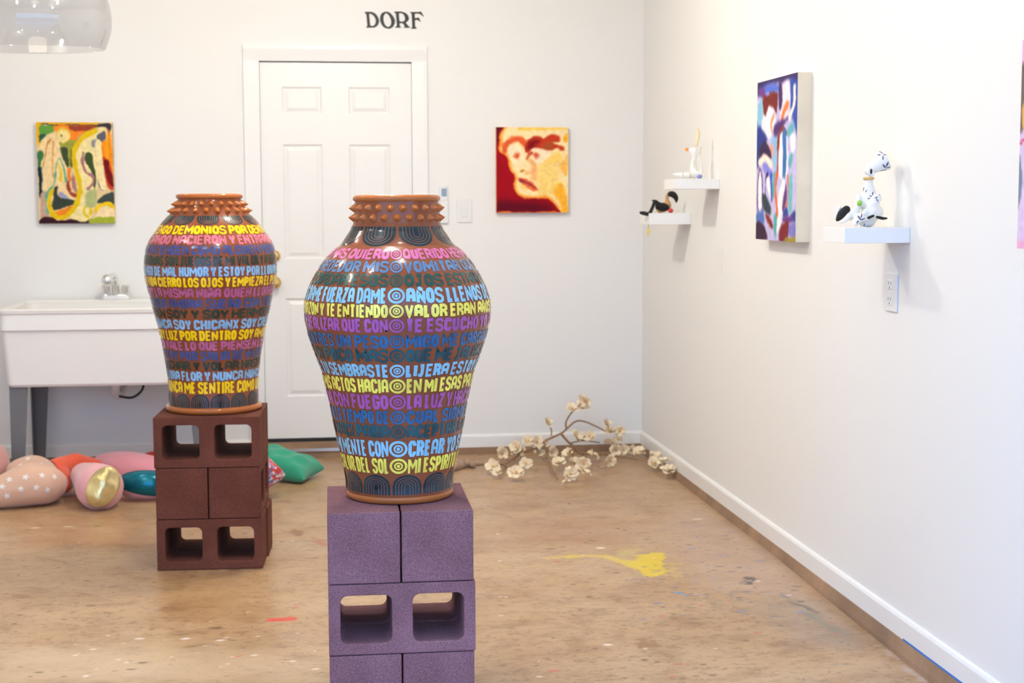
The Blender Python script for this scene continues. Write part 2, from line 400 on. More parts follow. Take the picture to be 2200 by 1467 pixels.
for i in range(len(xs)-1):
    for j in range(len(zs)-1):
        a, b, c, d = xs[i], xs[i+1], zs[j], zs[j+1]
        if i in (1, 3) and j in (1, 3, 5):
            prev = [(a, SY, c), (b, SY, c), (b, SY, d), (a, SY, d)]
            for ins, dep in ((.010, .008), (.016, .008), (.034, .0015)):
                cur = [(a+ins, SY+dep, c+ins), (b-ins, SY+dep, c+ins), (b-ins, SY+dep, d-ins), (a+ins, SY+dep, d-ins)]
                for k in range(4): quadf(prev[k], prev[(k+1) % 4], cur[(k+1) % 4], cur[k])
                prev = cur
            quadf(*prev)
        else: quadf((a, SY, c), (b, SY, c), (b, SY, d), (a, SY, d))
box(bm, x0, x1, SY+.012, SY+.04, z0, z1)
for (a, b) in (((x0, z0), (x1, z0)), ((x1, z0), (x1, z1)), ((x1, z1), (x0, z1)), ((x0, z1), (x0, z0))):
    quadf((a[0], SY, a[1]), (b[0], SY, b[1]), (b[0], SY+.012, b[1]), (a[0], SY+.012, a[1]))
bmesh.ops.remove_doubles(bm, verts=bm.verts, dist=1e-5); bmesh.ops.recalc_face_normals(bm, faces=bm.faces)
keep(obj('door_slab', bm, M['trimw']), door)
def knob(px, py, prof, name):
    p = at_y(px, py, SY); bm = bmesh.new(); lathe(bm, prof, 28)
    bmesh.ops.rotate(bm, verts=bm.verts, cent=(0, 0, 0), matrix=Matrix.Rotation(PI/2, 3, 'X'))
    bmesh.ops.translate(bm, verts=bm.verts, vec=(p.x, SY, p.z))
    keep(obj(name, bm, M['brass'], smooth=True), door)['label'] = 'polished brass door ' + ('knob' if name == 'door_knob' else 'deadbolt')
knob(591, 607, [(.032, 0), (.032, .004), (.014, .009), (.012, .03), (.022, .036), (.029, .046), (.029, .056), (.02, .064), (.001, .066)], 'door_knob')
knob(590, 550, [(.031, 0), (.031, .01), (.024, .018), (.012, .022), (.001, .022)], 'deadbolt')
# sill below the door
bm = bmesh.new(); box(bm, DL-.08, DR+.08, D-.02, D+.02, .055, .088); struct(obj('trim_3', bm, M['curb']))
bm = bmesh.new(); box(bm, DL-.08, DR+.08, D-.026, D-.014, .040, .056); struct(obj('trim_4', bm, M['metal']))
bm = bmesh.new(); box(bm, DL, DR, SY-.006, SY+.02, .088, .107); keep(obj('door_gap_shade', bm, M['dark']), door)  # dark strip standing for the shaded gap under the door

# ------------------------------------------------------------------ concrete blocks
BW, BH = .397, .194
def block_mesh():
    bm = bmesh.new(); H = BH-.002; L = BW-.004; hd = .096
    fr = [];
    for side in (-1, 1):
        xa, xb = (-L/2, 0) if side < 0 else (0, L/2)
        cx = -.0965 if side < 0 else .0965; hw, hh, rr = .0685, .0655, .02
        hole = []
        for cxx, czz, a0 in ((1, 1, 0), (-1, 1, 1), (-1, -1, 2), (1, -1, 3)):
            for k in range(6):
                a = (a0+k/5)*PI/2; hole.append((cx+cxx*(hw-rr)+rr*math.cos(a), czz*(hh-rr)+rr*math.sin(a)))
        rect = []
        for qd, (sx, sz) in enumerate(((1, 1), (-1, 1), (-1, -1), (1, -1))):
            X1 = xb if sx > 0 else xa; Z1 = sz*H/2
            for k in range(6):
                hx, hz = hole[qd*6+k]
                horiz = (k < 3) == (qd % 2 == 0)
                if k in (2, 3): rect.append((X1, Z1))
                elif horiz: rect.append((X1, hz))
                else: rect.append((hx, Z1))
        n = 24
        def ringv(pts, y, s=1): return [bm.verts.new((p[0], y, p[1])) for p in pts]
        ro0, rh0, ro1, rh1 = ringv(rect, -hd), ringv(hole, -hd), ringv(rect, hd), ringv(hole, hd)
        for k in range(n):
            j = (k+1) % n
            for f in ((ro0[k], ro0[j], rh0[j], rh0[k]), (rh1[k], rh1[j], ro1[j], ro1[k]), (rh0[k], rh0[j], rh1[j], rh1[k])):
                if len({tuple(v.co) for v in f}) == 4: bm.faces.new(f)
                else:
                    u = []
                    for v in f:
                        if all((v.co-w.co).length > 1e-7 for w in u): u.append(v)
                    if len(u) == 3: bm.faces.new(u)
            if (ro0[k].co-ro0[j].co).length > 1e-7 and not (abs(ro0[k].co.x) < 1e-6 and abs(ro0[j].co.x) < 1e-6):
                bm.faces.new((ro0[k], ro0[j], ro1[j], ro1[k]))
    bmesh.ops.remove_doubles(bm, verts=bm.verts, dist=1e-5); bmesh.ops.recalc_face_normals(bm, faces=bm.faces)
    bmesh.ops.translate(bm, verts=bm.verts, vec=(0, 0, BH/2))
    me = bpy.data.meshes.new('concrete_block'); bm.to_mesh(me); bm.free(); return me
def block_mat(name, c, c2):
    m = mat(name, c, .92, bump=.9, bscale=260, spec=.2); nt = m.node_tree; b = nt.nodes['Principled BSDF']
    tc = nt.nodes.new('ShaderNodeTexCoord')
    n1 = nt.nodes.new('ShaderNodeTexNoise'); n1.inputs['Scale'].default_value = 6; n1.inputs['Detail'].default_value = 6
    n2 = nt.nodes.new('ShaderNodeTexNoise'); n2.inputs['Scale'].default_value = 220; n2.inputs['Detail'].default_value = 2
    r1 = nt.nodes.new('ShaderNodeValToRGB'); r2 = nt.nodes.new('ShaderNodeValToRGB')
    r1.color_ramp.elements[0].position = .3; r1.color_ramp.elements[0].color = (*[v*.8 for v in c], 1)
    r1.color_ramp.elements[1].position = .75; r1.color_ramp.elements[1].color = (*c2, 1)
    r2.color_ramp.elements[0].position = .3; r2.color_ramp.elements[0].color = (.6, .58, .58, 1)
    r2.color_ramp.elements[1].position = .7; r2.color_ramp.elements[1].color = (1.15, 1.15, 1.18, 1)
    x = nt.nodes.new('ShaderNodeMix'); x.data_type = 'RGBA'; x.blend_type = 'MULTIPLY'; x.inputs[0].default_value = .8
    for n in (n1, n2): nt.links.new(tc.outputs['Object'], n.inputs['Vector'])
    nt.links.new(n1.outputs['Fac'], r1.inputs[0]); nt.links.new(n2.outputs['Fac'], r2.inputs[0])
    nt.links.new(r1.outputs[0], x.inputs[6]); nt.links.new(r2.outputs[0], x.inputs[7]); nt.links.new(x.outputs[2], b.inputs['Base Color'])
    return m
BM1 = block_mat('daylight_tinted_concrete', (.305, .140, .155), (.36, .18, .20))  # near blocks: cool daylight blended into the brown base colour
BM2 = block_mat('red_brown_concrete', (.175, .056, .036), (.20, .068, .045))
bme = block_mesh()
def blocks(x, y, a, z, rows, m, names, grp, shift):
    ca, sa = math.cos(a), math.sin(a)
    def P(u, v): return (x+u*ca-v*sa, y+u*sa+v*ca)
    me = bme.copy(); me.materials.append(m)
    for r, kind in enumerate(rows):
        sl = names[r]
        for k in range(2):
            o = bpy.data.objects.new('concrete_block', me); COL.objects.link(o)
            dx = shift[r][k]
            if kind == 'holes': px, py = P(BW/2+dx, .0985+.199*k); o.rotation_euler = (0, 0, a)
            else: px, py = P(.0998+.1965*k+dx, BW/2+.001*k); o.rotation_euler = (0, 0, a+PI/2)
            o.location = (px, py, z+BH*r)
            b = o.modifiers.new('bevel', 'BEVEL'); b.width = .0035; b.segments = 2; b.limit_method = 'ANGLE'; b.angle_limit = .9
            tag(o, sl[k], 'block', grp)
NX, NY, NA, NZ = .0085, 3.9324, -.008, .558
FX, FY, FA = -.6227, 5.6522, -.0439
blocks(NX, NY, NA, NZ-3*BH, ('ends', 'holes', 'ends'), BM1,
       (('daylight-tinted brown concrete block at lower left of the near stack, cut by the photo edge', 'daylight-tinted brown concrete block at lower right of the near stack, cut by the photo edge'),
        ('daylight-tinted brown concrete block with two square holes, front of the near stack middle row', 'daylight-tinted brown concrete block behind the holed front block of the near stack'),
        ('daylight-tinted brown concrete block end, left of the two directly under the near vase', 'daylight-tinted brown concrete block end, right of the two directly under the near vase')),
       'daylight-tinted brown blocks of the near pedestal', ((0, 0), (.001, 0), (-.001, -.001)))
blocks(FX, FY, FA, 0, ('holes', 'ends', 'holes'), BM2,
       (('red-brown block with two holes, front bottom of the far stack on the floor', 'red-brown block behind the bottom holed block of the far stack'),
        ('solid-faced red-brown block, left one in the far stack middle row', 'solid-faced red-brown block, right one in the far stack middle row'),
        ('red-brown block with two holes, front top of the far stack under the vase', 'red-brown block behind the top holed block of the far stack')),
       'red-brown blocks of the far pedestal', ((.001, .008), (0, .0), (-.002, -.002)))

# ------------------------------------------------------------------ lettered vases
G = {  # blocky hand-drawn capitals as centre lines in a unit box
'A': [[(0,0),(0,.72),(.12,.93),(.5,1),(.88,.93),(1,.72),(1,0)], [(0,.42),(1,.42)]],
'B': [[(0,0),(0,1),(.7,1),(1,.88),(1,.66),(.7,.54),(1,.42),(1,.14),(.7,0),(0,0)], [(0,.54),(.7,.54)]],
'C': [[(1,.72),(1,.86),(.75,1),(.25,1),(0,.84),(0,.16),(.25,0),(.75,0),(1,.14),(1,.28)]],
'D': [[(0,0),(0,1),(.55,1),(.9,.86),(1,.6),(1,.4),(.9,.14),(.55,0),(0,0)]],
'E': [[(1,1),(0,1),(0,0),(1,0)], [(0,.52),(.9,.52)]],
'F': [[(1,1),(0,1),(0,-.08)], [(0,.5),(.9,.5)]],
'G': [[(1,.74),(1,.86),(.75,1),(.25,1),(0,.84),(0,.16),(.25,0),(.75,0),(1,.16),(1,.46),(.55,.46)]],
'H': [[(0,-.08),(0,1.08)], [(1,-.08),(1,1.08)], [(0,.5),(1,.5)]],
'I': [[(.5,-.08),(.5,1.08)]],
'J': [[(.1,1),(1,1)], [(.62,1),(.62,.2),(.45,.02),(.15,.02),(0,.2)]],
'L': [[(0,1.08),(0,0),(1,0)]],
'M': [[(0,-.08),(0,1),(.5,.35),(1,1),(1,-.08)]],
'N': [[(0,-.08),(0,1),(1,0),(1,1.08)]],
'O': [[(.5,1),(.2,.95),(0,.75),(0,.25),(.2,.05),(.5,0),(.8,.05),(1,.25),(1,.75),(.8,.95),(.5,1),(.2,.95)]],
'P': [[(0,-.08),(0,1),(.65,1),(1,.85),(1,.6),(.65,.45),(0,.45)]],
'Q': [[(.5,1),(.2,.95),(0,.75),(0,.3),(.2,.1),(.5,.06),(.8,.1),(1,.3),(1,.75),(.8,.95),(.5,1),(.2,.95)], [(.55,.3),(1,-.06)]],
'R': [[(0,-.08),(0,1),(.65,1),(1,.85),(1,.64),(.65,.5),(0,.5)], [(.5,.5),(1,.2),(1,-.08)]],
'S': [[(1,.76),(1,.88),(.75,1),(.25,1),(0,.86),(0,.68),(.25,.55),(.75,.47),(1,.33),(1,.14),(.75,0),(.25,0),(0,.12),(0,.25)]],
'T': [[(-.06,1),(1.06,1)], [(.5,1),(.5,-.08)]],
'U': [[(0,1.08),(0,.2),(.2,.03),(.5,0),(.8,.03),(1,.2),(1,1.08)]],
'V': [[(-.02,1.06),(.5,-.06),(1.02,1.06)]],
'X': [[(0,1.05),(1,-.05)], [(1,1.05),(0,-.05)]],
'Y': [[(0,1.08),(.1,.75),(.5,.48),(.9,.75),(1,1.08)], [(.5,.5),(.5,-.08)]],
'Z': [[(0,1),(1,1),(0,0),(1,0)]],
}
G['Ñ'] = [[(x, y*.8) for x, y in g] for g in G['N']] + [[(.1,1),(.4,1.08),(.6,.98),(.9,1.06)]]
WID = {'I': .5, 'M': 1.35, 'N': 1.08, ' ': .32, 'T': .95, 'L': .85, 'J': .9, 'E': .9, 'F': .9, 'A': 1.05}
def ribbon(P, w):
    """mitred ribbon around a polyline in the plane -> list of left/right points"""
    P = [np.array(p, float) for p in P]; out = []
    closed = np.hypot(*(P[0]-P[-1])) < 1e-9
    n = len(P)
    for i in range(n):
        a = P[i-1] if i > 0 else (P[-2] if closed else None)
        b = P[i+1] if i < n-1 else (P[1] if closed else None)
        d1 = (P[i]-a)/(np.hypot(*(P[i]-a))+1e-12) if a is not None else None
        d2 = (b-P[i])/(np.hypot(*(b-P[i]))+1e-12) if b is not None else None
        if d1 is None: d1 = d2
        if d2 is None: d2 = d1
        n1 = np.array((-d1[1], d1[0])); n2 = np.array((-d2[1], d2[0])); m = n1+n2
        L = np.hypot(*m)
        if L < .5: m = n1; k = 1
        else: m = m/L; k = min(1/max(m @ n1, .1), 1.7)
        out.append((P[i]+m*k*w/2, P[i]-m*k*w/2))
    return out
def dense(P, step):
    out = [np.array(P[0], float)]
    for a, b in zip(P, P[1:]):
        a = np.array(a, float); b = np.array(b, float); n = max(1, int(math.ceil(np.hypot(*(b-a))/step)))
        for k in range(1, n+1): out.append(a+(b-a)*k/n)
    return out

SPN = 1.40
class Vase:
    def __init__(self, name, label, grp, ax, base_z, sil, zoff, clay, spikes):
        """sil: list of (pixel row, half width in px) measured on the photograph"""
        self.ax, self.ay = ax; self.bz = base_z
        self.rz = math.atan2(-self.ax, self.ay)
        self.root = empty(name, (self.ax, self.ay, base_z), self.rz); tag(self.root, label, 'vase', grp)
        dist = math.hypot(self.ax, self.ay)
        pr = []
        for py, hw in sil:
            p = at_y(1100+FPX*math.tan(math.atan2(self.ax, self.ay)-YAW), py, self.ay)
            pr.append((p.z-base_z, hw*dist*1.012/FPX))
        pr.sort(); self.pz = np.array([p[0] for p in pr]); self.pr = np.array([p[1] for p in pr])
        self.H = self.pz[-1]
        c = crom([(a, b) for a, b in pr], 5)
        self.cz = np.array([p[0] for p in c]); self.cr = np.array([p[1] for p in c])
        o_ = np.argsort(self.cz); self.cz, self.cr = self.cz[o_], self.cr[o_]
        self.clay = clay
    def r(self, z): return float(np.interp(z, self.cz, self.cr))
    def S(self, th, z, off=.0012):
        r = self.r(z)+off; return (r*math.sin(th), -r*math.cos(th), z)
    def front_z(self, py):
        zz = np.linspace(.02, self.H-.02, 500); best = None
        ux, uy = -self.ax/math.hypot(self.ax, self.ay), -self.ay/math.hypot(self.ax, self.ay)
        pys = [proj((self.ax+ux*self.r(z), self.ay+uy*self.r(z), self.bz+z))[1] for z in zz]
        return float(np.interp(-py, [-p for p in pys], zz))
    def body(self, z_lo, z_hi, rim_r, neck):
        prof = [(self.r(z), z) for z in np.linspace(z_lo, z_hi, 120)]
        bm = bmesh.new(); full = prof+[(prof[-1][0]-.012, z_hi), (prof[-1][0]-.014, z_hi-.06), (self.r(z_hi-.14)-.03, z_hi-.14), (.1, z_hi-.2), (.002, z_hi-.2)]
        lathe(bm, full, 160, True, False)
        return obj('vase_body', bm, self.clay, self.root, smooth=True)
    def torus(self, name, z, R, rx, rz, m, z0=None):
        bm = bmesh.new(); n, k = 128, 20; rings = []
        for i in range(n):
            a = 2*PI*i/n
            rings.append([bm.verts.new(((R+rx*math.cos(b))*math.sin(a), -(R+rx*math.cos(b))*math.cos(a), z+rz*math.sin(b))) for b in [2*PI*j/k for j in range(k)]])
        for i in range(n):
            for j in range(k): bm.faces.new((rings[i][j], rings[(i+1) % n][j], rings[(i+1) % n][(j+1) % k], rings[i][(j+1) % k]))
        bmesh.ops.recalc_face_normals(bm, faces=bm.faces)
        return obj(name, bm, m, self.root, smooth=True)
    def strip(self, bm, P, w, th0, zc, rc, off=.0012, step=.006):
        """ribbon given in metres around (th0, zc); x metres -> angle with radius rc"""
        rb = ribbon(dense(P, step), w); prev = None
        for a, b in rb:
            v = [bm.verts.new(self.S(th0+p[0]/rc, zc+p[1], off)) for p in (a, b)]
            if prev: bm.faces.new((prev[0], prev[1], v[1], v[0]))
            prev = v
    def word(self, bm, text, th0, th1, za, zb):
        """letters from angle th0 to th1 filling the band za..zb"""
        h = (zb-za)*.985; zc = za+(zb-za)*.008; rc = self.r((za+zb)/2)
        tot = sum(WID.get(c, 1) for c in text); cell = (th1-th0)/tot*rc; t = th0
        for ch in text:
            w = WID.get(ch, 1)*cell
            if ch in G:
                gap = .055*cell; tk = min(.40*cell, (.205 if ch in 'EFSBZ' else (.25 if ch in 'AGPRQHDJ' else .3))*h)*random.uniform(.9, 1.05)*(.84 if ch in 'MNÑXV' else 1)
                ww = w-gap-tk; hh = h-tk
                for g in G[ch]:
                    P = [(gap/2+tk/2+x*ww, tk/2+y*hh) for x, y in g]
                    self.strip(bm, P, tk, t, zc, rc, .0012+random.uniform(0, .0003))
            t += w/rc
    def eye(self, bm, th, za, zb):
        h = zb-za; rc = self.r((za+zb)/2); zc = (za+zb)/2
        for R, w in ((.42, .15), (.2, .1), (.05, .1)):
            P = [(R*h*1.12*math.cos(a), R*h*math.sin(a)) for a in [2*PI*k/28 for k in range(29)]]
            self.strip(bm, P, w*h, th, zc, rc)
    def arches(self, name, th_list, dth, z_flat, z_round, m_dark, m_line):
        """row of rounded tongues; flat side at z_flat, round tip at z_round"""
        bm = bmesh.new(); bl = bmesh.new(); Hh = z_round-z_flat
        for th in th_list:
            def edge(k, n=22):                          # outline in (u in -1..1, v in 0..1), scaled to k
                out = []
                for i in range(n+1):
                    a = PI*i/n; u = -math.cos(a); v = math.sin(a)
                    out.append((k*u, (.45*1+.55*k*v) if 0 < i < n else .45))
                return [(-k, 0)] + out + [(k, 0)]
            # fill as columns
            N = 20; cols = []
            for i in range(N+1):
                u = -1+2*i/N; top = .45+.55*math.sqrt(max(0, 1-u*u))
                colv = []
                for j in range(11):
                    z = z_flat+Hh*top*j/10
                    rf = self.r(z_flat+Hh*.4)/self.r(z) if abs(self.r(z)) > 0 else 1
                    colv.append(bm.verts.new(self.S(th+u*dth/2*min(1.0, rf), z, .0009)))
                cols.append(colv)
            for a, b in zip(cols, cols[1:]):
                for j in range(10): bm.faces.new((a[j], b[j], b[j+1], a[j+1]))
            for k in (.78, .58, .38, .18):
                E = edge(k); rb = ribbon(dense([(u*dth/2*self.r(z_flat+Hh*.4), v*(.35+.65*k if False else 1)*Hh-(1-k)*0) for u, v in E], .006), .0019)
                prev = None
                for a, b in rb:
                    v = []
                    for p in (a, b):
                        z = z_flat+p[1]; rf = self.r(z_flat+Hh*.4)/self.r(z)
                        v.append(bl.verts.new(self.S(th+p[0]/self.r(z_flat+Hh*.4)*min(1.0, rf), z, .0016)))
                    if prev: bl.faces.new((prev[0], prev[1], v[1], v[0]))
                    prev = v
        o = obj(name, bm, m_dark, self.root, smooth=True)
        obj('arch_lines', bl, m_line, o)
        return o
    def spikes(self, z, n, ph, L, R, m):
        bm = bmesh.new()
        lathe(bm, [(R*1.35, -.004), (R*1.15, .002), (R*.98, L*.28), (R*.70, L*.52), (R*.36, L*.78), (R*.16, L*.95), (R*.04, L*1.0)], 14)
        bmesh.ops.rotate(bm, verts=bm.verts, cent=(0, 0, 0), matrix=Matrix.Rotation(PI/2, 3, 'X'))
        bmesh.ops.recalc_face_normals(bm, faces=bm.faces)
        first = obj('spike', bm, m, self.root, smooth=True); me = first.data
        for k in range(n):
            o = first if k == 0 else bpy.data.objects.new('spike', me)
            if k: COL.objects.link(o); o.parent = self.root
            th = ph+2*PI*k/n
            o.location = self.S(th, z, -.003); o.rotation_euler = (random.uniform(-.08, .08), random.uniform(-.08, .08), th)

def clay_mat():
    m = mat('glazed_terracotta', (.245, .068, .028), .12, vary=.16, scale=5, bump=.14, bscale=38, spec=.32)
    return m
CLAY = clay_mat()
RIMCLAY = mat('glazed_terracotta_rim', (.42, .125, .03), .1, spec=.32, vary=.12, scale=8, bump=.08, bscale=40)
LINE = mat('incised_clay_line', (.20, .085, .055), .3)
TEAL = mat('deep_teal_slip', (.008, .028, .036), .1, vary=.5, scale=12, bump=.08, bscale=40)
def paint_mat(name, c, v=.22): return mat(name, lin(c), .16, vary=v, scale=22, bump=.12, bscale=45)
PM = {'pink': paint_mat('pink_glaze', (206, 106, 152)), 'blue': paint_mat('blue_glaze', (88, 120, 154)), 'green': paint_mat('dark_green_glaze', (38, 78, 70), .3),
      'sky': paint_mat('light_blue_glaze', (136, 190, 212), .14), 'yellow': paint_mat('yellow_glaze', (244, 222, 88), .2), 'purple': paint_mat('purple_glaze', (164, 82, 152)),
      'royal': paint_mat('royal_blue_glaze', (36, 92, 136), .3), 'teal': paint_mat('teal_glaze', (18, 78, 88), .35),
      'gold': paint_mat('golden_yellow_glaze', (250, 206, 10), .12), 'mauve': paint_mat('mauve_glaze', (178, 92, 140)), 'slate': paint_mat('slate_blue_glaze', (62, 76, 132), .25),
      'moss': paint_mat('moss_green_glaze', (40, 58, 50), .3), 'pale': paint_mat('pale_blue_glaze', (134, 182, 222), .15), 'rose': paint_mat('rose_glaze', (205, 110, 130))}

# near vase: (pixel row, half width px)
A = [(1079, 110), (1058, 112), (1043, 114), (1031, 114.0), (1018, 115.5), (1000, 118.5), (979, 124.0), (961, 127.5), (940, 132), (917, 136.5), (896, 140.5), (875, 144), (857, 147.5), (839, 151.5),
     (824, 155), (805, 159.5), (790, 163), (772, 170.5), (759, 175), (746, 179.5), (733, 184), (720, 188), (700, 192.5), (683, 195.5), (660, 196.8), (643, 195.5), (629, 191.5), (614, 186.5), (600, 179.5),
     (586, 172), (571, 163), (557, 153), (543, 141), (533, 130.5), (524, 119), (512, 110), (502, 103.5), (492, 97), (486, 95), (478, 92), (465, 90.5), (448, 90), (436, 88.5), (430, 88), (424, 89)]
near = Vase('painted_vase', 'large glazed vase with eye rings between bands of lettering, on the near block stack', 'lettered terracotta vases',
            (.2155, 4.165), NZ, A, 0, CLAY, None)
def finish(v, rim, ring, arcs_top, arcs_bot, spk, rows, eye, grpname, zt):
    v.body(.004, v.H, 0, 0)
    v.torus('rim', v.H+rim[3], rim[0], rim[1], rim[2], RIMCLAY)
    v.torus('foot_ring', ring[2], ring[0], ring[1], ring[2], RIMCLAY)
    th0, n, dth, pa, pb = arcs_top
    v.arches('upper_arch_motif', [th0+2*PI*k/n for k in range(n)], dth, v.front_z(pa), v.front_z(pb), TEAL, LINE)
    th0, n, dth, pa, pb = arcs_bot
    v.arches('lower_arch_motif', [th0+2*PI*k/n for k in range(n)], dth, v.front_z(pa), v.front_z(pb), TEAL, LINE)
    for s in spk: v.spikes(*s, RIMCLAY)
    for r in rows:
        py0, py1, colr, lt, rt = r
        zb, za = v.front_z(py0), v.front_z(py1)
        bm = bmesh.new()
        if eye is not None:
            e = .475*(zb-za)*1.12/v.r((za+zb)/2)
            v.eye(bm, eye, za, zb)
            def w(t): return sum(WID.get(c, 1) for c in t)
            lt_end = eye-e-.01; rt_start = eye+e+.01
            v.word(bm, lt, lt_end-SPN, lt_end, za, zb); v.word(bm, rt, rt_start, rt_start+SPN, za, zb)
            back = 2*PI-2*SPN-2*e-.08
            v.word(bm, ' '+lt+' '+rt+' ', rt_start+SPN, rt_start+SPN+back, za, zb)
        else:
            v.word(bm, lt, -1.42, 1.42, za, zb); v.word(bm, ' '+lt+' ', 1.42, 2*PI-1.42, za, zb)
        o = obj('painted_lettering', bm, PM[colr], v.root, smooth=True); o['label'] = '%s painted line of capitals' % {'sky': 'light blue', 'pale': 'pale blue', 'royal': 'royal blue', 'green': 'dark green', 'teal': 'dark teal', 'moss': 'moss green', 'gold': 'golden yellow'}.get(colr, colr)
def c1(y): return 390+y/4.19
def c2(y): return 720+y/3.8595
K1 = 4.165*1.012/FPX
finish(near, (91*K1-.009, .011, .0098, -.003), (106*K1, .0125, .0125), (math.radians(1.0+22), 8, math.radians(41.5), c1(405), c1(583)),
       (math.radians(8.0), 11, math.radians(30.5), c2(1325), c2(1162)),
       [(near.front_z(c1(240)), 22, .14, .017, .0105), (near.front_z(c1(330)), 22, .0, .018, .0105)],
       [(c1(602), c1(702), 'pink', 'DA MAS QUIERO', 'QUERIDO HERMA'), (c1(712), c1(822), 'blue', 'ALREDEDOR MIS', 'VOMITAR QUE Y'), (c1(830), c1(947), 'green', 'RECORDAR ESOS', 'OJOS ESTAN EN'),
        (c1(955), c1(1100), 'sky', 'LOS DAME FUERZA DAME', 'AÑOS LLENOS DE E'), (c1(1106), c1(1228), 'yellow', 'CORAZON Y TE ENTIENDO', 'VALOR ERAN AÑOS E'),
        (c1(1236), c1(1362), 'purple', 'IR A REALIZAR QUE CON', 'TE ESCUCHO YO TA'), (c2(0), c2(112), 'royal', 'MIENTRES UN PESO', 'MIGO ME CARGAN A'),
        (c2(118), c2(232), 'teal', 'ES UN POCO MAS', 'QUE ME JALAN EN'), (c2(243), c2(352), 'sky', 'QUE TU SEMBRASTE', 'LIJERA ESTOY EN'),
        (c2(363), c2(484), 'yellow', 'DE MIS ACTOS HACIA', 'EN MI ESAS PALAB'), (c2(494), c2(618), 'purple', 'VIDA CON FUEGO', 'LA LUZ Y HACIA A'),
        (c2(626), c2(740), 'royal', 'VIDA ES TIEMPO DE', 'CUAL SIGNIFIC'), (c2(746), c2(862), 'teal', 'YO NACI PARA', 'ACEPTAR A MI'),
        (c2(876), c2(1012), 'sky', 'EN MI MENTE CON', 'CREAR YO SOY'), (c2(1022), c2(1150), 'yellow', 'EL CALOR DEL SOL', 'MI ESPIRITU CO')],
       math.radians(-.8), 'near', 0)

def c3(y): return 400+y/5.869
def c4(y): return 640+y/5.644
B = [(882, 94), (872, 93), (864, 91.8), (853, 92), (835, 91.5), (817, 92.3), (800, 94), (782, 96.7), (764, 99), (746, 101.8), (728, 104.5), (711, 108.3), (693, 112), (675, 116.5), (658, 120.5), (640, 124),
     (626, 127.5), (612, 131), (601, 133.3), (587, 134.8), (570, 135.4), (555, 134.5), (545, 133), (530, 129.8), (517, 124.5), (505, 117), (495, 110), (483, 102), (474, 94.5), (466, 87), (462, 83.5), (455, 78), (445, 72), (437, 68.5), (428, 64.5), (421, 66)]
far = Vase('painted_vase', 'glazed vase with plain rows of lettering, on the far block stack by the sink', 'lettered terracotta vases',
           (-.4115, 5.86), 3*BH, B, 0, CLAY, None)
K2 = 5.86*1.012/FPX
finish(far, (67.5*K2-.009, .0115, .0105, -.002), (93*K2, .0115, .0125), (math.radians(-2.4), 11, math.radians(28.5), c3(372), c3(487)),
       (math.radians(8.0), 14, math.radians(23.8), c4(1345), c4(1172)),
       [(far.front_z(c3(225)), 22, .05, .022, .0105), (far.front_z(c3(312)), 22, -.09, .023, .011)],
       [(c3(494), c3(607), 'gold', 'TENGO DEMONIOS POR DENTR', ''), (c3(613), c3(737), 'rose', 'CUANDO NACIERON Y ENTRARON', ''), (c3(743), c3(870), 'slate', 'NO ENTIENDEN COMO ALGUIEN PODRIA', ''),
        (c3(877), c3(1008), 'moss', 'PERSONAS SON JUEGOS DE MI VALOR Y A VECES', ''), (c3(1014), c3(1142), 'pale', 'TENGO DE MAL HUMOR Y ESTOY POR LLORAR C', ''),
        (c3(1150), c3(1276), 'gold', 'MI VIDA CIERRO LOS OJOS Y EMPIEZA EL PLAN', ''), (c3(1286), c3(1412), 'mauve', 'SOY LA MISMA NIÑA QUIEN LLORABA', ''),
        (c4(12), c4(134), 'slate', 'ANUDO AHORA SUEÑO CON TODO', ''), (c4(140), c4(255), 'moss', 'BIEN SOY Y SOY HERMOSA', ''), (c4(264), c4(388), 'pale', 'NUNCA SOY CHICANX SOY CREA', ''),
        (c4(396), c4(522), 'gold', 'SOY LUZ POR DENTRO SOY AMOR', ''), (c4(527), c4(640), 'mauve', 'NO VALE LO QUE PIENSEN LOS', ''), (c4(645), c4(764), 'slate', 'ESTOY POR SALIR DE MI CAB', ''),
        (c4(770), c4(884), 'moss', 'LUCHAR Y VOLAR HASTA', ''), (c4(892), c4(1010), 'pale', 'FLORA FLOR Y NUNCA NUNCA', ''), (c4(1018), c4(1164), 'gold', 'NUNCA ME SENTIRE COMO UN', '')],
       None, 'far', 0)

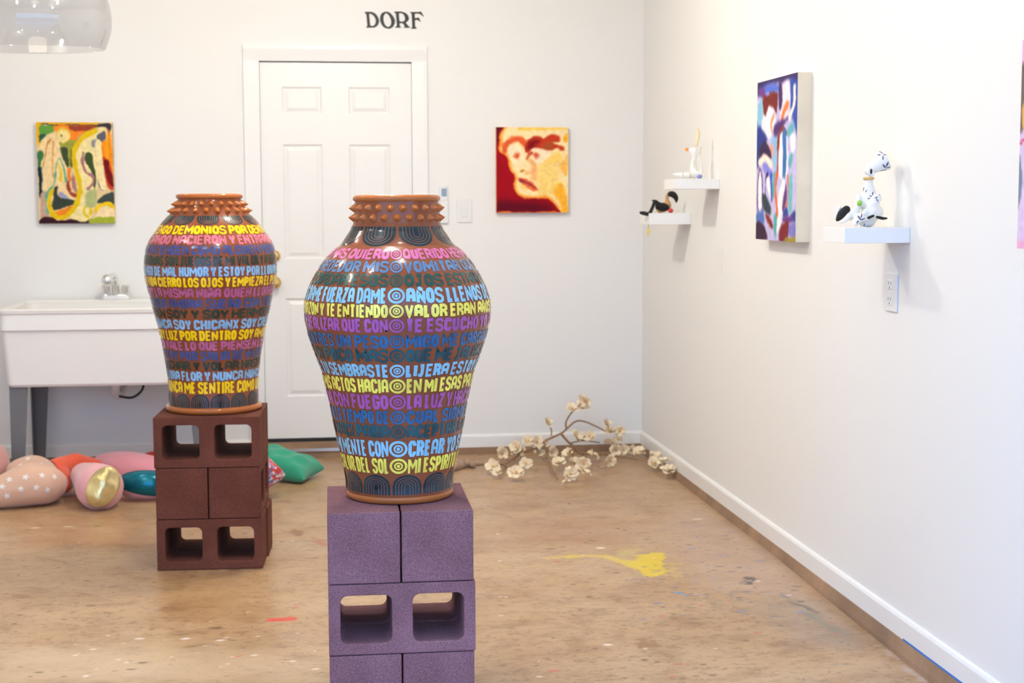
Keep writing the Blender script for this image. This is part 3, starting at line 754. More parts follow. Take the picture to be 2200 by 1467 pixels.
#@@PART2
# ------------------------------------------------------------------ painted canvases
def canvas_paint(nu, nv, ops, base, uv):
    """ops in the pixel frame of a crop; uv maps crop pixels to (u, v) with v downwards"""
    U, V = np.meshgrid((np.arange(nu))/(nu-1), (np.arange(nv))/(nv-1))
    asp = uv[1]; f = uv[0]
    img = np.ones((nv, nu, 3))*np.array(base, float)
    jr = np.random.default_rng(3)
    def nse(k, s):
        a = np.random.default_rng(s).random((int(1*asp/k)+3, int(1/k)+3)); fx = U/k; fy = V*asp/k
        ix, iy = fx.astype(int), fy.astype(int); tx, ty = fx-ix, fy-iy
        return (a[iy, ix]*(1-tx)+a[iy, ix+1]*tx)*(1-ty)+(a[iy+1, ix]*(1-tx)+a[iy+1, ix+1]*tx)*ty
    J = (nse(.06, 1)-.5)*.022+(nse(.025, 2)-.5)*.012
    px = U; py = V*asp
    for op in ops:
        kind, c = op[0], np.array(op[1], float)
        if kind == 'poly': fe, pts = op[2], op[3]
        else: w, fe, pts = op[2], op[3], op[4]
        P = [f(*p) for p in crom(pts, 5, kind == 'poly')]; P = [(p[0], p[1]*asp) for p in P]
        s = uv[2]; d = np.full(U.shape, 9.0); ins = np.zeros(U.shape, bool); n = len(P)
        for i in range(n if kind == 'poly' else n-1):
            ax, ay = P[i]; bx, by = P[(i+1) % n]
            if kind == 'poly': ins ^= ((ay > py) != (by > py)) & (px < (bx-ax)*(py-ay)/(by-ay+1e-12)+ax)
            L = (bx-ax)**2+(by-ay)**2+1e-12; t = np.clip(((px-ax)*(bx-ax)+(py-ay)*(by-ay))/L, 0, 1)
            d = np.minimum(d, np.hypot(px-ax-t*(bx-ax), py-ay-t*(by-ay)))
        sd = np.where(ins, d, -d) if kind == 'poly' else w*s/2-d
        a = np.clip((sd+J)/(fe*s*1.45+1e-6)+.5, 0, 1)[..., None]; a = a*a*(3-2*a)
        img = img*(1-a)+c*a
    img *= (1+(nse(.03, 9)-.5)*.10)[..., None]
    img = np.clip(img, 0, 255)/255
    return np.where(img <= .04045, img/12.92, ((img+.055)/1.055)**2.4)
PAINTM = attr_mat('oil_paint', .6, 'paint', bump=.04, bscale=500); PAINTM.node_tree.nodes['Principled BSDF'].inputs['Specular IOR Level'].default_value = .12
def make_canvas(name, label, origin, ux, uy, w, h, depth, img, side_m, out):
    """origin = top left corner of the face, ux = direction to the right, out = direction away from the wall"""
    o = Vector(origin); ux = Vector(ux); dn = Vector((0, 0, -1)); out = Vector(out)
    root = empty(name, tuple(o+ux*w/2+dn*h)); tag(root, label, 'painting')
    nv, nu = img.shape[:2]
    off = Vector(root.location)
    vs = [(o+ux*w*i/(nu-1)+dn*h*j/(nv-1)-off+out*.0004) for j in range(nv) for i in range(nu)]
    fs = [(j*nu+i, (j+1)*nu+i, (j+1)*nu+i+1, j*nu+i+1) for j in range(nv-1) for i in range(nu-1)]
    me = bpy.data.meshes.new('painted_face'); me.from_pydata(vs, [], fs); me.update()
    at = me.attributes.new('paint', 'FLOAT_COLOR', 'POINT')
    ca = np.ones((len(vs), 4), np.float32); ca[:, :3] = img.reshape(-1, 3); at.data.foreach_set('color', ca.ravel())
    link('painted_face', me, PAINTM, root)
    c = [o-off, o+ux*w-off, o+ux*w+dn*h-off, o+dn*h-off]
    bk = [p-out*depth for p in c]
    b = mesh('canvas_edge', c+bk, [(0, 1, 2, 3), (7, 6, 5, 4), (0, 4, 5, 1), (1, 5, 6, 2), (2, 6, 7, 3), (3, 7, 4, 0)], side_m, root)
    bm = bmesh.new(); bm.from_mesh(b.data); bmesh.ops.recalc_face_normals(bm, faces=bm.faces); bm.to_mesh(b.data); bm.free()
    return root
RAWC = mat('raw_canvas', (.80, .72, .58), .85, vary=.1, scale=6, bump=.2, bscale=900)
YELC = mat('paint_marked_canvas_edge', (.55, .36, .12), .8, vary=.5, scale=9)
ORC = mat('orange_marked_canvas_edge', (.75, .42, .18), .8, vary=.4, scale=9)
P = 'poly'; Ln = 'line'
ops1 = [
 (P, (60, 50, 60), 10, [(150, 80), (900, 95), (1115, 90), (1108, 230), (1060, 235), (1050, 150), (900, 135), (600, 130), (250, 118)]),
 (P, (228, 170, 20), 8, [(92, 70), (500, 74), (900, 82), (905, 106), (500, 104), (160, 94)]),
 (P, (228, 175, 20), 8, [(92, 70), (160, 100), (152, 350), (100, 365)]),
 (P, (96, 152, 62), 14, [(155, 125), (345, 130), (335, 190), (250, 240), (155, 260)]),
 (P, (46, 88, 68), 14, [(150, 240), (235, 240), (205, 320), (150, 350)]),
 (P, (240, 135, 34), 20, [(350, 130), (910, 130), (780, 230), (660, 345), (530, 345)]),
 (P, (150, 62, 40), 18, [(560, 118), (910, 130), (780, 185), (600, 190)]),
 (P, (240, 140, 28), 25, [(960, 220), (1120, 225), (1125, 800), (1000, 600), (970, 400)]),
 (P, (190, 62, 36), 22, [(985, 540), (1060, 560), (1120, 700), (1130, 960), (1050, 920), (1000, 720)]),
 (P, (112, 16, 18), 16, [(1020, 580), (1085, 590), (1085, 700), (1135, 790), (1135, 920), (1070, 880), (1030, 720)]),
 (P, (248, 160, 20), 20, [(1030, 260), (1080, 260), (1090, 520), (1040, 530)]),
 (P, (60, 112, 66), 16, [(110, 480), (175, 450), (200, 560), (165, 700), (112, 690)]),
 (P, (24, 44, 54), 14, [(110, 690), (160, 720), (185, 950), (120, 1070)]),
 (P, (152, 156, 62), 20, [(390, 340), (650, 320), (610, 480), (570, 670), (500, 570), (440, 430)]),
 (P, (62, 72, 48), 12, [(410, 420), (515, 430), (520, 660), (480, 610), (420, 520)]),
 (P, (62, 72, 48), 10, [(560, 500), (585, 440), (585, 640), (565, 670)]),
 (P, (236, 208, 154), 18, [(340, 230), (400, 330), (440, 520), (495, 700), (510, 900), (610, 1090), (420, 1060), (370, 900), (240, 950), (165, 980), (170, 700), (150, 640), (205, 480), (130, 400), (230, 260)]),
 (Ln, (206, 140, 70), 14, 10, [(340, 260), (250, 360), (215, 520), (180, 660)]),
 (Ln, (222, 150, 80), 12, 10, [(330, 330), (310, 600), (315, 860)]),
 (P, (236, 214, 140), 14, [(390, 200), (470, 170), (550, 210), (545, 300), (465, 350), (395, 300)]),
 (P, (90, 100, 70), 10, [(430, 240), (448, 245), (440, 268)]),
 (Ln, (228, 190, 60), 20, 12, [(370, 260), (400, 180), (480, 160), (555, 210)]),
 (Ln, (152, 62, 40), 44, 18, [(535, 780), (515, 900), (540, 1010), (635, 1050)]),
 (P, (238, 130, 48), 22, [(510, 700), (560, 690), (550, 820), (510, 850)]),
 (P, (170, 120, 110), 18, [(580, 720), (610, 820), (640, 1000), (580, 960), (560, 850)]),
 (P, (150, 150, 185), 16, [(380, 1000), (430, 990), (530, 1090), (400, 1070)]),
 (P, (54, 64, 54), 12, [(315, 940), (380, 915), (375, 1050), (610, 1115), (560, 1170), (280, 1235), (310, 1080)]),
 (P, (236, 132, 32), 16, [(290, 1280), (560, 1175), (540, 1265), (440, 1310), (320, 1310)]),
 (P, (192, 160, 140), 18, [(130, 1060), (200, 1000), (215, 1240), (240, 1340), (130, 1360)]),
 (P, (238, 220, 156), 16, [(640, 400), (760, 280), (900, 190), (1000, 140), (1065, 170), (1050, 300), (940, 350), (900, 450), (940, 800), (910, 1000), (870, 1200), (770, 1390), (620, 1400), (530, 1290), (640, 1150), (690, 900), (620, 700), (600, 520)]),
 (Ln, (170, 160, 140), 26, 16, [(900, 170), (700, 260), (640, 320)]),
 (Ln, (226, 188, 16), 62, 14, [(910, 190), (740, 270), (635, 400), (602, 550), (640, 750), (672, 900), (650, 1080), (560, 1240), (450, 1325), (330, 1320), (255, 1200), (245, 1080), (290, 960)]),
 (Ln, (104, 168, 138), 24, 10, [(225, 1260), (200, 1100), (238, 985), (320, 900), (350, 700), (390, 565), (430, 590), (470, 720), (490, 850)]),
 (P, (64, 80, 44), 12, [(765, 475), (850, 490), (870, 640), (895, 740), (905, 850), (875, 970), (852, 900), (860, 760), (780, 640), (752, 560)]),
 (Ln, (166, 112, 116), 40, 14, [(735, 480), (722, 620), (770, 740), (860, 800), (850, 890), (790, 950)]),
 (P, (92, 92, 104), 16, [(920, 250), (1030, 195), (1045, 290), (970, 340)]),
 (P, (142, 140, 142), 18, [(850, 320), (930, 300), (900, 400), (850, 400)]),
 (P, (240, 222, 164), 12, [(905, 345), (985, 335), (995, 600), (1045, 960), (980, 965), (930, 800)]),
 (Ln, (140, 124, 140), 18, 10, [(920, 840), (960, 960), (1050, 980)]),
 (P, (62, 74, 70), 12, [(905, 1130), (1000, 1030), (1140, 1005), (1142, 1170), (1000, 1160)]),
 (P, (176, 182, 122), 22, [(760, 1010), (900, 960), (880, 1190), (750, 1190)]),
 (P, (240, 214, 166), 14, [(880, 1320), (950, 1200), (1140, 1200), (1145, 1335), (830, 1345)]),
 (Ln, (236, 194, 20), 52, 12, [(880, 1240), (950, 1170), (1060, 1155), (1145, 1205)]),
 (Ln, (228, 192, 30), 30, 10, [(735, 1190), (725, 1280), (770, 1325)]),
 (P, (228, 192, 20), 10, [(790, 1230), (840, 1200), (840, 1280), (790, 1300)]),
 (Ln, (226, 192, 40), 34, 12, [(390, 640), (422, 730), (410, 840)]),
 (P, (56, 22, 32), 12, [(125, 1350), (240, 1335), (400, 1370), (560, 1355), (700, 1392), (825, 1360), (835, 1425), (125, 1425)]),
 (P, (160, 172, 52), 10, [(830, 1345), (1150, 1330), (1150, 1425), (830, 1425)])]
def uvbox(xa, xb, ya, yb): return (lambda x, y: ((x-xa)/(xb-xa), (y-ya)/(yb-ya)), (yb-ya)/(xb-xa), 1/(xb-xa))
pa, pb = at_y(77, 262.5, D-.03), at_y(246.5, 479.5, D-.03)
make_canvas('painting', 'small green and orange abstract painting with pale figures, above the sink', (pa.x, D-.03, pa.z), (1, 0, 0), None, pb.x-pa.x, pa.z-pb.z, .0295,
            canvas_paint(130, 168, ops1, (226, 198, 148), uvbox(100, 1140, 78, 1412)), YELC, (0, -1, 0))
edge2 = [(150, 300), (150, 420), (255, 520), (290, 680), (360, 800), (360, 960), (430, 1065), (560, 1112), (780, 1105), (900, 1160), (962, 1240), (970, 1320)]
ops2 = [
 (P, (252, 206, 104), 90, [(820, 540), (1000, 440), (1040, 560), (900, 640), (720, 690)]),
 (P, (253, 214, 124), 90, [(700, 680), (980, 640), (970, 1000), (720, 1040)]),
 (P, (246, 172, 24), 24, [(1060, 230), (1125, 170), (1125, 290), (1075, 300)]),
 (P, (250, 205, 90), 30, [(450, 90), (1080, 88), (1100, 110), (800, 125), (500, 130)]),
 (P, (248, 186, 88), 40, [(1010, 640), (1070, 560), (1125, 480), (1125, 740), (1080, 770)]),
 (P, (252, 180, 50), 50, [(1030, 880), (1110, 1060), (1135, 1320), (1020, 1320), (1010, 1180), (910, 1020)]),
 (Ln, (247, 150, 44), 70, 40, [(235, 70), (168, 160), (150, 300)]+edge2[1:]),
 (P, (158, 0, 22), 20, [(90, 70), (225, 75), (160, 160), (142, 300)]+edge2[1:]+[(90, 1330)]),
 (P, (96, 0, 26), 120, [(130, 1140), (500, 1150), (800, 1180), (900, 1260), (700, 1320), (130, 1310)]),
 (P, (100, 10, 34), 50, [(90, 70), (200, 80), (150, 160), (120, 300), (90, 300)]),
 (Ln, (226, 92, 44), 84, 34, [(222, 420), (240, 350), (330, 270), (440, 255), (520, 335)]),
 (P, (196, 58, 28), 26, [(520, 430), (530, 310), (620, 222), (720, 208), (780, 250), (880, 188), (1000, 205), (1000, 290), (920, 300), (960, 330), (1060, 350), (1085, 410), (1030, 425), (960, 385), (860, 420), (760, 400), (640, 380), (560, 440)]),
 (P, (122, 8, 16), 70, [(550, 380), (560, 310), (640, 260), (720, 280), (660, 350), (590, 400)]),
 (P, (170, 80, 40), 60, [(760, 400), (780, 330), (900, 290), (900, 380), (830, 420)]),
 (P, (253, 230, 188), 40, [(280, 380), (330, 330), (420, 340), (470, 400), (500, 520), (440, 610), (330, 570), (280, 470)]),
 (P, (253, 230, 192), 24, [(600, 420), (700, 390), (890, 450), (790, 550), (690, 605), (615, 550)]),
 (P, (228, 112, 72), 26, [(630, 485), (660, 445), (720, 470), (715, 520), (660, 535)]),
 (P, (120, 40, 34), 16, [(655, 480), (670, 465), (690, 485), (675, 505)]),
 (P, (232, 118, 70), 34, [(360, 510), (375, 460), (430, 450), (440, 490), (400, 540)]),
 (P, (206, 78, 30), 20, [(385, 500), (400, 480), (415, 495), (400, 515)]),
 (Ln, (200, 84, 52), 46, 26, [(545, 525), (570, 480), (605, 455)]),
 (Ln, (246, 172, 100), 46, 44, [(590, 560), (650, 640), (620, 720), (540, 745)]),
 (Ln, (246, 176, 110), 70, 60, [(640, 680), (640, 820)]),
 (P, (206, 138, 54), 18, [(435, 722), (470, 692), (510, 705), (480, 730)]),
 (P, (253, 208, 120), 50, [(430, 900), (540, 930), (520, 990), (440, 960)]),
 (P, (236, 112, 62), 14, [(422, 815), (540, 836), (640, 888), (692, 975), (625, 998), (530, 935), (460, 875)]),
 (Ln, (156, 52, 56), 38, 20, [(450, 848), (560, 890), (655, 955)]),
 (Ln, (232, 120, 40), 16, 12, [(110, 1312), (970, 1306)])]
pa, pb = at_y(1066, 273, D-.034), at_y(1220.5, 456.5, D-.034)
make_canvas('painting', 'small red and yellow painting of a face, right of the door', (pa.x, D-.034, pa.z), (1, 0, 0), None, pb.x-pa.x, pa.z-pb.z, .0335,
            canvas_paint(130, 156, ops2, (252, 226, 168), uvbox(106, 1130, 84, 1314)), ORC, (0, -1, 0))
def uv3(x, y):
    t = (y-95)/1220
    for _ in range(3):
        u = (x-(97-14*t))/((403-25*t)-(97-14*t)); top = 135-85*u; bot = 1303+27*u; t = (y-top)/(bot-top)
    return u, t
W_ = (250, 242, 246)
ops3 = [
 (P, (58, 44, 92), 14, [(80, 120), (410, 30), (405, 180), (350, 110), (270, 140), (180, 150), (105, 240)]),
 (P, (82, 106, 204), 14, [(140, 165), (260, 135), (275, 190), (200, 212), (115, 205)]),
 (P, (40, 58, 136), 14, [(92, 440), (140, 480), (175, 560), (115, 640), (112, 765), (85, 720)]),
 (P, (52, 78, 170), 12, [(345, 110), (410, 150), (405, 520), (370, 430), (350, 330)]),
 (P, (128, 190, 212), 12, [(105, 300), (135, 255), (132, 400), (100, 460)]),
 (P, (110, 60, 130), 10, [(112, 190), (150, 170), (155, 230), (120, 240)]),
 (P, W_, 12, [(150, 380), (190, 300), (235, 370), (228, 480), (190, 545), (160, 500), (130, 460)]),
 (P, (116, 40, 34), 8, [(148, 245), (250, 200), (250, 345), (220, 315), (190, 300), (162, 375), (142, 310)]),
 (Ln, (230, 150, 110), 10, 8, [(225, 370), (205, 440), (215, 510)]),
 (P, (246, 224, 236), 10, [(285, 170), (340, 115), (350, 250), (325, 380), (275, 415)]),
 (P, (70, 44, 96), 8, [(265, 150), (288, 150), (287, 305), (264, 315)]),
 (Ln, (236, 120, 60), 18, 8, [(330, 290), (305, 335), (290, 390)]),
 (Ln, (246, 236, 220), 16, 6, [(380, 170), (378, 280), (345, 385)]),
 (P, (80, 50, 112), 10, [(222, 480), (260, 420), (330, 390), (302, 450), (262, 520), (235, 565)]),
 (P, (140, 190, 226), 14, [(205, 560), (255, 545), (245, 780), (215, 740)]),
 (P, W_, 8, [(255, 640), (275, 520), (300, 480), (325, 530), (325, 830), (270, 840)]),
 (Ln, (140, 46, 36), 14, 6, [(258, 620), (268, 510), (295, 473), (318, 505)]),
 (Ln, (170, 60, 46), 10, 6, [(258, 620), (252, 800), (242, 900)]),
 (Ln, (60, 110, 172), 28, 8, [(304, 510), (306, 660), (300, 820)]),
 (P, (100, 170, 186), 10, [(328, 470), (370, 415), (374, 490), (330, 545)]),
 (P, (104, 172, 188), 10, [(330, 720), (360, 640), (362, 700), (345, 780)]),
 (P, (246, 240, 244), 10, [(345, 540), (380, 510), (382, 620), (355, 640)]),
 (P, (130, 130, 216), 12, [(145, 715), (210, 755), (205, 840), (150, 800)]),
 (P, (234, 160, 150), 10, [(190, 590), (222, 610), (215, 690), (195, 650)]),
 (P, (52, 34, 70), 8, [(112, 705), (118, 610), (160, 565), (198, 630), (203, 700), (155, 682)]),
 (Ln, (252, 230, 210), 18, 8, [(112, 730), (158, 690), (210, 752)]),
 (P, (90, 60, 120), 6, [(96, 1090), (98, 840), (116, 775), (136, 840), (138, 1090)]),
 (P, W_, 6, [(105, 1085), (106, 850), (118, 795), (129, 850), (130, 1090)]),
 (Ln, (60, 90, 182), 16, 8, [(206, 830), (208, 1000)]),
 (P, W_, 6, [(168, 870), (190, 845), (202, 1000), (185, 970)]),
 (Ln, (52, 30, 84), 7, 5, [(160, 990), (162, 860), (178, 812)]),
 (P, (50, 64, 76), 10, [(135, 970), (172, 980), (204, 1080), (192, 1130), (148, 1090)]),
 (P, (126, 42, 34), 8, [(155, 1115), (192, 1130), (218, 1215), (190, 1210)]),
 (P, (84, 112, 184), 12, [(84, 1110), (140, 1090), (150, 1180), (95, 1190)]),
 (P, (58, 32, 58), 8, [(86, 1170), (150, 1205), (172, 1310), (80, 1310)]),
 (P, (80, 170, 166), 8, [(218, 850), (236, 800), (232, 960), (215, 990)]),
 (P, W_, 10, [(255, 1000), (300, 830), (305, 1000), (275, 1200), (245, 1260), (240, 1150)]),
 (P, (80, 170, 166), 8, [(224, 1150), (246, 1115), (240, 1290), (228, 1290)]),
 (Ln, (238, 100, 52), 14, 6, [(246, 820), (238, 950), (252, 1110)]),
 (P, (100, 60, 122), 8, [(288, 1100), (300, 950), (318, 885), (322, 1000)]),
 (Ln, (232, 100, 62), 11, 6, [(325, 830), (332, 950), (316, 1060)]),
 (P, (108, 182, 186), 10, [(336, 860), (360, 825), (355, 1085), (328, 1090)]),
 (P, (50, 70, 144), 8, [(296, 1100), (320, 1065), (328, 1130), (292, 1135)]),
 (P, (50, 70, 144), 8, [(352, 1130), (378, 1095), (376, 1185)]),
 (P, (100, 58, 130), 8, [(293, 1140), (352, 1128), (352, 1182), (295, 1182)]),
 (P, (122, 36, 44), 8, [(275, 1200), (332, 1170), (328, 1280), (310, 1325), (262, 1315)]),
 (P, (124, 120, 192), 8, [(335, 1200), (378, 1188), (375, 1295), (335, 1290)]),
 (P, (152, 132, 42), 6, [(312, 1298), (380, 1298), (380, 1340), (308, 1332)])]
TH = .0532
a1, a2 = at_x(1627.8, 178.6, X-TH), at_x(1715.3, 154.3, X-TH); b1, b2 = at_x(1623.8, 512.9, X-TH), at_x(1708.2, 520.7, X-TH)
zt, zb = (a1.z+a2.z)/2, (b1.z+b2.z)/2; yf, yn = (a1.y+b1.y)/2, (a2.y+b2.y)/2
make_canvas('painting', 'tall blue and white abstract painting on thick canvas, on the right wall between the shelves', (X-TH, yf, zt), (0, -1, 0), None, yf-yn, zt-zb, TH-.0005,
            canvas_paint(110, 150, ops3, (196, 186, 226), (uv3, (zt-zb)/(yf-yn), 1/300)), RAWC, (-1, 0, 0))
TH4 = .03
q1, q2 = at_x(2197.5, 86, X-TH4), at_x(2185, 533.5, X-TH4); y4 = (q1.y+q2.y)/2
ops4 = [(P, (112, 98, 92), .02, [(-.1, .14), (.5, .12), (.6, .46), (-.1, .47)]), (P, (232, 176, 90), .02, [(.04, .3), (.2, .28), (.3, .44), (.05, .44)]),
        (P, (222, 196, 226), .02, [(-.1, .5), (.3, .46), (.5, .9), (.1, .95), (-.1, .93)]), (Ln, (206, 50, 80), .012, .01, [(-.05, .52), (.05, .48), (.3, .45)]),
        (P, (124, 132, 152), .01, [(-.1, .56), (.02, .56), (.03, .75), (-.1, .93)]), (P, (244, 204, 180), .03, [(.1, .7), (.3, .66), (.3, .9), (.12, .92)]),
        (P, (240, 150, 120), .03, [(.5, .2), (.9, .3), (.8, .7), (.55, .6)])]
make_canvas('painting', 'pink canvas on the right wall, cut off by the right photo edge', (X-TH4, y4, q1.z), (0, -1, 0), None, .42, q1.z-q2.z, TH4-.0005,
            canvas_paint(60, 74, ops4, (240, 172, 204), (lambda x, y: (x, y), (q1.z-q2.z)/.42, 1)), RAWC, (-1, 0, 0))

TAPE = mat('blue_tape', lin((70, 120, 196)), .6)
a, b = at_x(1940, 1374, X-.014), at_x(2076, 1470, X-.014)
o = boxobj('blue_tape_strip', X-.0148, X-.0130, b.y, a.y, CB-.001, CB+.005, TAPE); tag(o, 'thin strip of blue tape along the foot of the right baseboard, lower right corner', 'tape')

# ------------------------------------------------------------------ wall sign: black letters D O R F
BLACK = mat('black_vinyl', (.004, .004, .004), .5)
sign = empty('wall_sign', tuple(at_y(845, 62, D-.001))); tag(sign, 'black serif capitals DORF on the white wall above the door', 'sign')
def gp(cx, cy): p = at_y(760+cx/12.222, 10+cy/12.222, D-.0008); return (p.x-sign.location.x, p.z-sign.location.z)
def letter(outer, holes):
    loops = []
    for L in [outer]+holes:
        loops.append([Vector((*gp(*p), 0)) for p in L])
    tri = tessellate_polygon(loops); allv = [v for L in loops for v in L]
    bm = bmesh.new(); V = [bm.verts.new((v.x, 0, v.y)) for v in allv]
    for t in tri:
        try: bm.faces.new([V[i] for i in t])
        except ValueError: pass
    r = bmesh.ops.extrude_face_region(bm, geom=bm.faces[:]); bmesh.ops.translate(bm, verts=[g for g in r['geom'] if isinstance(g, bmesh.types.BMVert)], vec=(0, -.0015, 0))
    bmesh.ops.recalc_face_normals(bm, faces=bm.faces)
    obj('letter', bm, BLACK, sign)
def sm(pts, seg=4): return [tuple(p) for p in crom(pts, seg, True)]
def ov(*pts): return [tuple(p) for p in crom(pts, 5, False)]
letter([(285, 200), (300, 188)]+ov((430, 186), (520, 205), (600, 270), (655, 370), (662, 460), (630, 540), (560, 595), (490, 606))+[(335, 606), (325, 590), (352, 562), (355, 545), (330, 260), (318, 240), (290, 215)],
       [ov((405, 262), (420, 240), (470, 252), (540, 320), (575, 400), (572, 480), (530, 545), (480, 558), (440, 545), (430, 520))])
letter(sm([(855, 182), (950, 215), (1030, 300), (1078, 400), (1075, 490), (1030, 580), (960, 625), (890, 630), (800, 600), (730, 520), (692, 420), (695, 310), (740, 220)]),
       [sm([(860, 230), (920, 280), (965, 370), (982, 450), (970, 530), (925, 578), (890, 583), (840, 550), (800, 480), (782, 400), (785, 310), (820, 245)])])
letter([(1060, 195), (1075, 180)]+ov((1230, 178), (1330, 205), (1400, 250), (1445, 330), (1440, 400), (1405, 445), (1365, 465))+[(1400, 520), (1440, 565), (1475, 585), (1478, 600), (1465, 608), (1325, 608), (1312, 595), (1340, 572), (1300, 505)]+ov((1270, 488), (1230, 488), (1205, 495))+[(1205, 540), (1215, 572), (1242, 588), (1245, 600), (1230, 606), (1100, 606), (1088, 592), (1125, 562), (1130, 545), (1108, 250), (1100, 235), (1065, 208)],
       [ov((1185, 245), (1195, 228), (1250, 226), (1310, 265), (1342, 340), (1335, 410), (1290, 442), (1225, 440), (1200, 420))])
letter([(1478, 205), (1490, 192), (1715, 192), (1758, 178), (1775, 200), (1838, 300), (1825, 315), (1770, 268)]+ov((1740, 248), (1680, 236), (1605, 240))+[(1600, 270), (1605, 345)]+ov((1620, 355), (1660, 350), (1690, 332))+[(1705, 340), (1758, 440), (1745, 452)]+ov((1700, 415), (1660, 402), (1605, 412))+[(1612, 570), (1625, 595), (1655, 615), (1650, 632), (1515, 634), (1505, 618), (1535, 592), (1535, 570), (1520, 250), (1510, 232)], [])

# ------------------------------------------------------------------ wall fittings
WP = M['white_plastic']
def wallbox(name, pxa, pxb, d, label, cat, m=WP, bev=.003):
    a, b = at_y(pxa[0], pxa[1], D), at_y(pxb[0], pxb[1], D)
    root = empty(name, ((a.x+b.x)/2, D, b.z)); tag(root, label, cat)
    w = b.x-a.x; h = a.z-b.z
    return root, w, h
r, w, h = wallbox('wall_switch', (981, 428), (1014, 478), 0, 'white rocker light switch on the back wall, left of the face painting', 'switch')
boxobj('cover_plate', -w/2, w/2, -.006, 0, 0, h, WP, r, .003)
boxobj('rocker', -w*.2, w*.2, -.0085, -.003, h*.24, h*.76, WP, r, .002)
r, w, h = wallbox('thermostat_control', (943, 399), (962, 431), 0, 'white wall remote with small grey screen, above the shoulder of the near vase', 'thermostat')
boxobj('case', -w/2, w/2, -.012, 0, 0, h, WP, r, .003)
boxobj('screen', -w*.24, w*.36, -.0135, -.004, h*.28, h*.82, mat('grey_blue_screen', lin((134, 152, 172)), .25), r)['label'] = 'grey-blue display'
r, w, h = wallbox('remote_holder', (944, 431), (963, 480), 0, 'white remote holder just under the small grey screen on the back wall', 'remote holder')
boxobj('holder_case', -w/2, w/2, -.016, 0, 0, h, WP, r, .004)
boxobj('button_panel', -w*.2, w*.3, -.0175, -.004, h*.28, h*.7, WP, r, .001)
# outlet and price tag on the right wall
a, b = at_x(1901, 586, X-.006), at_x(1925, 671, X-.006)
r = empty('wall_outlet', (X, (a.y+b.y)/2, b.z)); tag(r, 'white duplex socket plate on the right wall, in the shadow below the nearest shelf', 'outlet')
w, h = abs(a.y-b.y)/2, a.z-b.z
boxobj('cover_plate', -.007, 0, -w, w, 0, h, WP, r, .002)
SLOT = mat('dark_socket_slot', (.1, .095, .09), .5)
for k in (0, 1):
    z = h*(.29+.42*k)
    f = boxobj('socket', -.009, -.003, -w*.42, w*.42, z-.016, z+.016, WP, r, .003)
    for s in (-1, 1): boxobj('slot', -.0094, -.006, s*w*.2-.0015, s*w*.2+.0015, z, z+.009, SLOT, f)
    boxobj('slot', -.0094, -.006, -.0022, .0022, z-.011, z-.006, SLOT, f)
a, b = at_x(1540, 531, X-.002), at_x(1551, 588, X-.002)
o = boxobj('wall_label', X-.002, X-.0003, b.y, a.y, b.z, a.z, mat('white_card', (.82, .81, .79), .6)); tag(o, 'small white card on the right wall, below and right of the two far shelves', 'label card')

# ------------------------------------------------------------------ floating shelves
SHW = mat('white_shelf_laminate', (.85, .85, .84), .4)
def shelf(yn, yf, zt, th, label):
    bm = bmesh.new(); box(bm, X-.2055, X-.0005, yn, yf, zt-th, zt); o = obj('wall_shelf', bm, SHW); bevel(o, .0015)
    tag(o, label, 'shelf', 'white floating shelves'); return zt
Z1 = shelf(4.335, 4.53, 1.2965, .0465, 'white floating shelf nearest the camera, below the tall creature figurine')
Z2 = shelf(6.51, 6.715, 1.4758, .0445, 'white floating shelf at the far end, upper one of the close pair')
Z3 = shelf(7.02, 7.225, 1.3215, .0535, 'white floating shelf at the far end, lower one nearest the corner')

